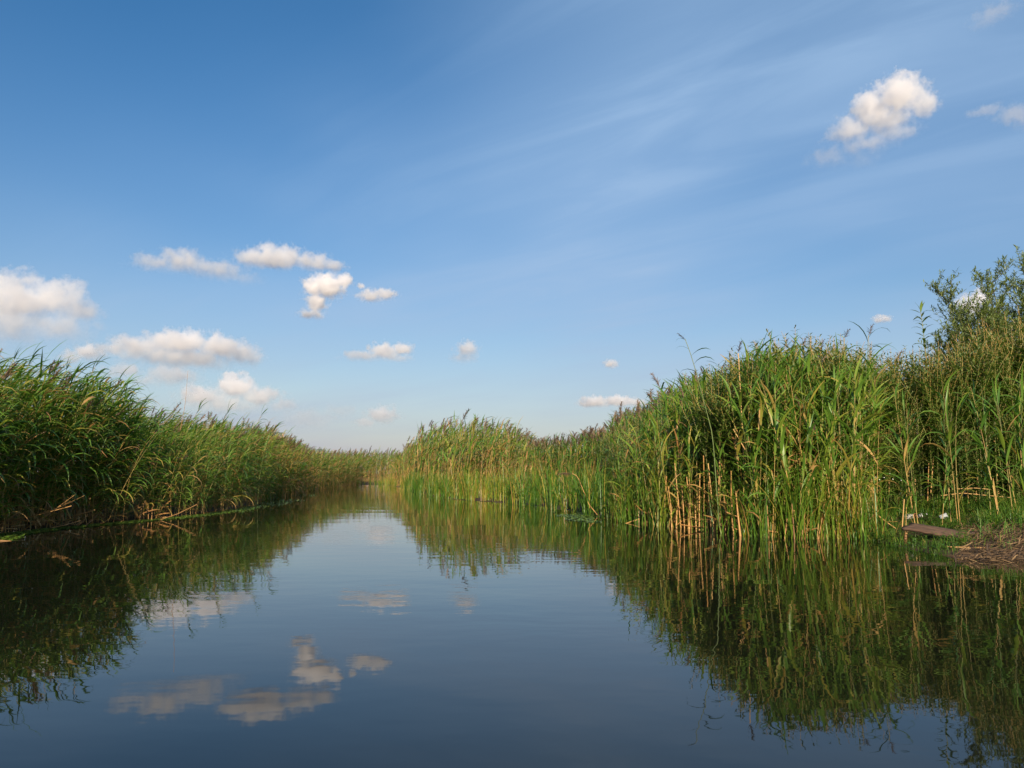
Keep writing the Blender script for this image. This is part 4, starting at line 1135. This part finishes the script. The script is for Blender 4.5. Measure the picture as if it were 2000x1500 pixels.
# crushed bottle with a red label
V, Qd = lathe([(0.001, 0), (0.03, 0.0), (0.034, 0.01), (0.034, 0.13), (0.03, 0.15), (0.014, 0.185), (0.012, 0.2), (0.001, 0.2)])
P = on_ground(1766, 1017)
bot = link("plastic_bottle", None, label="clear plastic bottle with a reddish end lying in the grass behind the plank", cat="bottle", loc=(P[0], P[1], P[2] + 0.05)); bot.rotation_euler = (0, R(84), R(-24)); bot.scale = (1.15,) * 3
body = link("body", quads_mesh("body", np.array(V), np.array(Qd), simple("clear_plastic", (0.62, 0.60, 0.56), 0.12, 0.55)), bot)
V, Qd = lathe([(0.0355, 0.105), (0.0358, 0.108), (0.0358, 0.135), (0.032, 0.15)])
link("label_band", quads_mesh("label_band", np.array(V), np.array(Qd), simple("red_label", (0.42, 0.13, 0.085), 0.6)), body)
V, Qd = lathe([(0.001, 0.188), (0.0145, 0.188), (0.0148, 0.206), (0.001, 0.207)])
link("cap", quads_mesh("cap", np.array(V), np.array(Qd), simple("white_cap", (0.6, 0.6, 0.58), 0.4)), body)
# white cup
V, Qd = lathe([(0.001, 0.0), (0.030, 0.0), (0.033, 0.005), (0.044, 0.105), (0.047, 0.108), (0.045, 0.111), (0.042, 0.104), (0.031, 0.008), (0.001, 0.007)])
P = on_ground(1836, 1020)
cup = link("plastic_cup", None, label="white plastic cup lying in the grass beyond the plank", cat="cup", loc=(P[0], P[1], P[2] + 0.06)); cup.scale = (0.85,) * 3; cup.rotation_euler = (R(35), R(64), R(20))
link("body", quads_mesh("body", np.array(V), np.array(Qd), simple("white_plastic", (0.5, 0.54, 0.58), 0.4)), cup)
for k, (px, py, lab) in enumerate([(1801, 1005, "larger white scrap in the grass between bottle and cup"), (1810, 1007, "smaller white scrap in the grass between bottle and cup"), (1868, 1003, "pale grey scrap in the grass past the cup")]):
    q = random.Random(k); P = on_ground(px, py + 4) + np.array([0, 0, 0.05])
    V = [(x * 0.03 + q.gauss(0, 0.006), y * 0.022 + q.gauss(0, 0.006), q.gauss(0, 0.008)) for y in (-1, 0, 1) for x in (-1, 0, 1)]
    Qd = [(0, 1, 4, 3), (1, 2, 5, 4), (3, 4, 7, 6), (4, 5, 8, 7)]
    o = link("paper_scrap", quads_mesh("paper_scrap", np.array(V), np.array(Qd), MAT_SCRAP), label=lab, cat="litter", group="scraps in the grass", loc=tuple(P)); o.rotation_euler = (0.7, 0, k); o.scale = ([0.7, 0.45, 0.6][k],) * 3
    md = o.modifiers.new("thickness", "SOLIDIFY"); md.thickness = 0.002
# reddish clod
bm = bmesh.new(); bmesh.ops.create_icosphere(bm, subdivisions=3, radius=1)
for v in bm.verts:
    k = 1 + 0.28 * mnoise.noise(v.co * 1.3) + 0.12 * mnoise.noise(v.co * 4); v.co = Vector((v.co.x * 0.17 * k, v.co.y * 0.14 * k, v.co.z * 0.10 * k))
me = bpy.data.meshes.new("clod"); bm.to_mesh(me); bm.free(); me.materials.append(simple("red_clay", (0.16, 0.075, 0.05), 0.85))
P = at(1998, 1078); link("clay_clod", me, label="reddish brown clod of clay at the water's edge in the right corner", cat="clod", loc=(P.x, P.y + 0.15, 0.05))
# ---------------------------------------------------------------- clouds: real volumes far out over the marsh
def cloud_material(name, lobes, dens, nscale, namp, soft, fade_lo, fade_hi, seed):
    m, n, l = new_mat(name)
    out = n.new("ShaderNodeOutputMaterial")
    vol = n.new("ShaderNodeVolumePrincipled")
    vol.inputs["Color"].default_value = (0.965, 0.958, 0.965, 1)
    vol.inputs["Anisotropy"].default_value = 0.22
    tc = n.new("ShaderNodeTexCoord")
    best = None
    for (cx, cy, cz, rx, ry, rz) in lobes:
        s = n.new("ShaderNodeVectorMath"); s.operation = "MULTIPLY_ADD"
        l.new(tc.outputs["Object"], s.inputs[0])
        s.inputs[1].default_value = (1 / rx, 1 / ry, 1 / rz)
        s.inputs[2].default_value = (-cx / rx, -cy / ry, -cz / rz)
        ln = n.new("ShaderNodeVectorMath"); ln.operation = "LENGTH"
        l.new(s.outputs[0], ln.inputs[0])
        if best is None:
            best = ln.outputs["Value"]
        else:
            mn = n.new("ShaderNodeMath"); mn.operation = "SMOOTH_MIN"
            l.new(best, mn.inputs[0]); l.new(ln.outputs["Value"], mn.inputs[1]); mn.inputs[2].default_value = 0.12
            best = mn.outputs[0]
    nz = n.new("ShaderNodeTexNoise"); nz.noise_dimensions = "4D"
    nz.inputs["W"].default_value = seed
    nz.inputs["Scale"].default_value = nscale
    nz.inputs["Detail"].default_value = 8
    nz.inputs["Roughness"].default_value = 0.66
    l.new(tc.outputs["Object"], nz.inputs["Vector"])
    a = n.new("ShaderNodeMath"); a.operation = "MULTIPLY_ADD"      # namp*noise - namp*0.5
    l.new(nz.outputs["Fac"], a.inputs[0]); a.inputs[1].default_value = namp; a.inputs[2].default_value = 1.0 - namp * 0.5
    b = n.new("ShaderNodeMath"); b.operation = "SUBTRACT"
    l.new(a.outputs[0], b.inputs[0]); l.new(best, b.inputs[1])
    # soft below, crisp above
    sep = n.new("ShaderNodeSeparateXYZ"); l.new(tc.outputs["Object"], sep.inputs[0])
    g = n.new("ShaderNodeMapRange"); g.interpolation_type = "SMOOTHSTEP"
    l.new(sep.outputs["Z"], g.inputs["Value"])
    g.inputs["From Min"].default_value = fade_lo; g.inputs["From Max"].default_value = fade_hi
    g.inputs["To Min"].default_value = 0.04; g.inputs["To Max"].default_value = 1.0
    c = n.new("ShaderNodeMapRange"); c.interpolation_type = "SMOOTHSTEP"
    l.new(b.outputs[0], c.inputs["Value"])
    c.inputs["From Min"].default_value = 0.0
    sf = n.new("ShaderNodeMapRange"); l.new(sep.outputs["Z"], sf.inputs["Value"])
    sf.inputs["From Min"].default_value = fade_lo; sf.inputs["From Max"].default_value = abs(fade_lo)
    sf.inputs["To Min"].default_value = soft * 1.9; sf.inputs["To Max"].default_value = soft * 0.5
    l.new(sf.outputs[0], c.inputs["From Max"])
    d = n.new("ShaderNodeMath"); d.operation = "MULTIPLY"
    l.new(c.outputs[0], d.inputs[0]); l.new(g.outputs[0], d.inputs[1])
    e = n.new("ShaderNodeMath"); e.operation = "MULTIPLY"
    l.new(d.outputs[0], e.inputs[0]); e.inputs[1].default_value = dens
    l.new(e.outputs[0], vol.inputs["Density"])
    l.new(vol.outputs[0], out.inputs["Volume"])
    return m

def cloud(lobes_px, label, tau=9.0, namp=2.9, soft=0.85, fade=(-1.0, 0.0), seed=0.0):
    """lobes given as (px, py, rx, ry) in photograph pixels; built at a real distance under one cloud base"""
    xs = [q[0] for q in lobes_px]; ys = [q[1] for q in lobes_px]
    x0 = min(q[0] - q[2] for q in lobes_px); x1 = max(q[0] + q[2] for q in lobes_px)
    y0 = min(q[1] - q[3] for q in lobes_px); y1 = max(q[1] + q[3] for q in lobes_px)
    cx, cy = (x0 + x1) / 2, (y0 + y1) / 2
    d = ray(cx, cy).normalized()
    D = min(420.0 / d.z, 6500.0)
    o_loc = d * D
    yaw = math.atan2(-d.x, d.y)
    k = D / F * math.cos(math.atan((cx - 1000) / F) * 0.5)
    half_h = (y1 - y0) / 2 * k
    lobes = []
    rnd = random.Random(int(seed * 10) + 5)
    for (px, py, rx, ry) in lobes_px:
        rx, ry = rx * 1.13, ry * 1.13
        r_ = math.sqrt(rx * ry)
        lobes.append(((px - cx) * k, rnd.uniform(-0.3, 0.3) * r_ * k, (cy - py) * k, rx * k, r_ * 1.05 * k, ry * k))
    bm = bmesh.new()
    for (ax, ay, az, rx, ry, rz) in lobes:
        bmesh.ops.create_icosphere(bm, subdivisions=3, radius=1.0,
            matrix=Matrix.Translation((ax, ay, az)) @ Matrix.Diagonal((rx * 1.42, ry * 1.42, rz * 1.42, 1)))
    me = bpy.data.meshes.new("cloud_raw"); bm.to_mesh(me); bm.free()
    tmp = bpy.data.objects.new("cloud_tmp", me); col.objects.link(tmp)
    md = tmp.modifiers.new("r", "REMESH"); md.mode = "VOXEL"; md.voxel_size = max((x1 - x0), (y1 - y0)) * k / 42
    dg = bpy.context.evaluated_depsgraph_get()
    me2 = bpy.data.meshes.new_from_object(tmp.evaluated_get(dg))
    bpy.data.objects.remove(tmp); bpy.data.meshes.remove(me)
    me2.name = "cloud"
    mean_r = sum(math.sqrt(q[3] * q[5]) for q in lobes) / len(lobes)
    mat = cloud_material("cloud_vapour", lobes, 0.48 * tau / mean_r, 1.8 / mean_r, namp, soft,
                         fade[0] * half_h, fade[1] * half_h, seed)
    mat.cycles.volume_step_rate = 0.25
    me2.materials.clear(); me2.materials.append(mat)
    o = link("cloud", me2, label=label, cat="cloud", group="cumulus clouds", loc=o_loc)
    o.rotation_euler = (0, 0, yaw)
    return o

cloud([(1748, 204, 40, 34), (1702, 214, 34, 32), (1784, 222, 26, 22), (1668, 250, 38, 24), (1725, 240, 40, 26), (1690, 276, 55, 17), (1745, 265, 40, 13), (1632, 292, 44, 20), (1680, 308, 40, 16)],
      "large white cloud alone high in the sky above the tall reeds and willow", tau=5.5, seed=1.3, fade=(-1.0, 0.7))
cloud([(30, 590, 70, 45), (95, 585, 50, 36), (130, 600, 35, 25), (20, 640, 75, 45), (100, 635, 65, 30)],
      "big grey-white cloud cut by the left picture edge above the reeds", tau=5, seed=2.1, fade=(-1.2, 0.7))
cloud([(540, 495, 50, 22), (500, 505, 45, 18), (600, 502, 40, 17), (640, 505, 25, 11), (370, 520, 42, 24), (320, 525, 42, 16), (430, 530, 55, 20), (470, 545, 45, 14)],
      "long flat white cloud, uppermost over the channel, trailing away to one side", tau=4.5, seed=3.7, fade=(-1.1, 0.5))
cloud([(640, 560, 34, 24), (672, 546, 18, 13), (615, 563, 24, 20), (620, 592, 22, 22), (610, 613, 24, 12)],
      "small bright white upright cloud with a narrow foot", tau=9, seed=4.4, fade=(-1.6, -0.8))
cloud([(725, 580, 26, 14), (752, 573, 24, 11), (705, 560, 9, 6)],
      "little white puff beside the bright upright cloud", tau=5, seed=5.2, fade=(-1.4, -0.5))
cloud([(350, 672, 60, 24), (285, 680, 55, 20), (420, 678, 50, 24), (470, 688, 35, 22), (360, 700, 110, 24), (240, 688, 32, 14)],
      "wide cloud with grey underside and lit upper edge over the left reeds", tau=6.8, seed=6.6, fade=(-1.2, 0.6))
cloud([(170, 690, 28, 16), (145, 700, 24, 16)], "small faint cloud just above the reed tops at the left", tau=4.4, seed=7.5, fade=(-1.2, 0.6))
cloud([(460, 755, 34, 26), (400, 775, 44, 22), (505, 775, 40, 22), (550, 790, 36, 14), (440, 795, 80, 20)],
      "pink tinged heaped cloud low behind the left reed tops", tau=6.8, seed=8.8, fade=(-1.1, 0.5))
cloud([(750, 688, 34, 18), (785, 680, 20, 14), (710, 697, 40, 13), (780, 700, 34, 9)],
      "ragged white cloud over the far end of the channel", tau=6.1, seed=9.9, fade=(-1.2, 0.6))
cloud([(912, 685, 24, 18), (905, 700, 30, 14)], "faint round cloud right of the ragged white one", tau=3.7, seed=10.3, fade=(-1.2, 0.6))
cloud([(745, 812, 34, 18), (715, 828, 26, 14)], "faint pink cloud just above the far reeds", tau=2.9, seed=11.2, fade=(-1.2, 0.1))
cloud([(1193, 711, 15, 9)], "tiniest white puff alone over the right bank", tau=5.1, seed=12.9, fade=(-1.6, -0.5))
cloud([(1160, 786, 34, 12), (1205, 784, 40, 11), (1240, 788, 24, 9)],
      "flat pink white cloud just above the reeds of the right bank", tau=6.1, seed=13.4, fade=(-1.4, -0.2))
cloud([(1893, 600, 24, 22), (1912, 585, 16, 16)], "pinkish cloud showing through the willow twigs", tau=6.8, seed=14.1, fade=(-1.4, -0.3))
cloud([(1722, 624, 18, 8)], "tiny faint puff between the dark reed plumes and willow", tau=4.1, seed=15.5, fade=(-1.4, -0.3))
cloud([(1975, 225, 30, 18), (1935, 208, 30, 9), (1990, 240, 26, 16)], "thin veil of cloud at the right picture edge", tau=1.0, seed=16.5, fade=(-1.4, -0.3))
cloud([(1940, 28, 36, 14), (1925, 38, 26, 9)], "thin wisp of cloud in the top right corner", tau=0.7, seed=17.5, fade=(-1.4, -0.3))
cloud([(330, 735, 50, 22), (290, 745, 40, 16), (250, 728, 36, 14)], "dim grey-pink cloud between the wide grey cloud and the left reed tops", tau=2.5, seed=18.2, fade=(-1.2, 0.4))
cloud([(600, 820, 60, 22), (540, 835, 50, 18), (660, 800, 34, 12)], "faint hazy cloud low over the far left reeds", tau=0.8, seed=19.7, fade=(-1.3, 0.3))
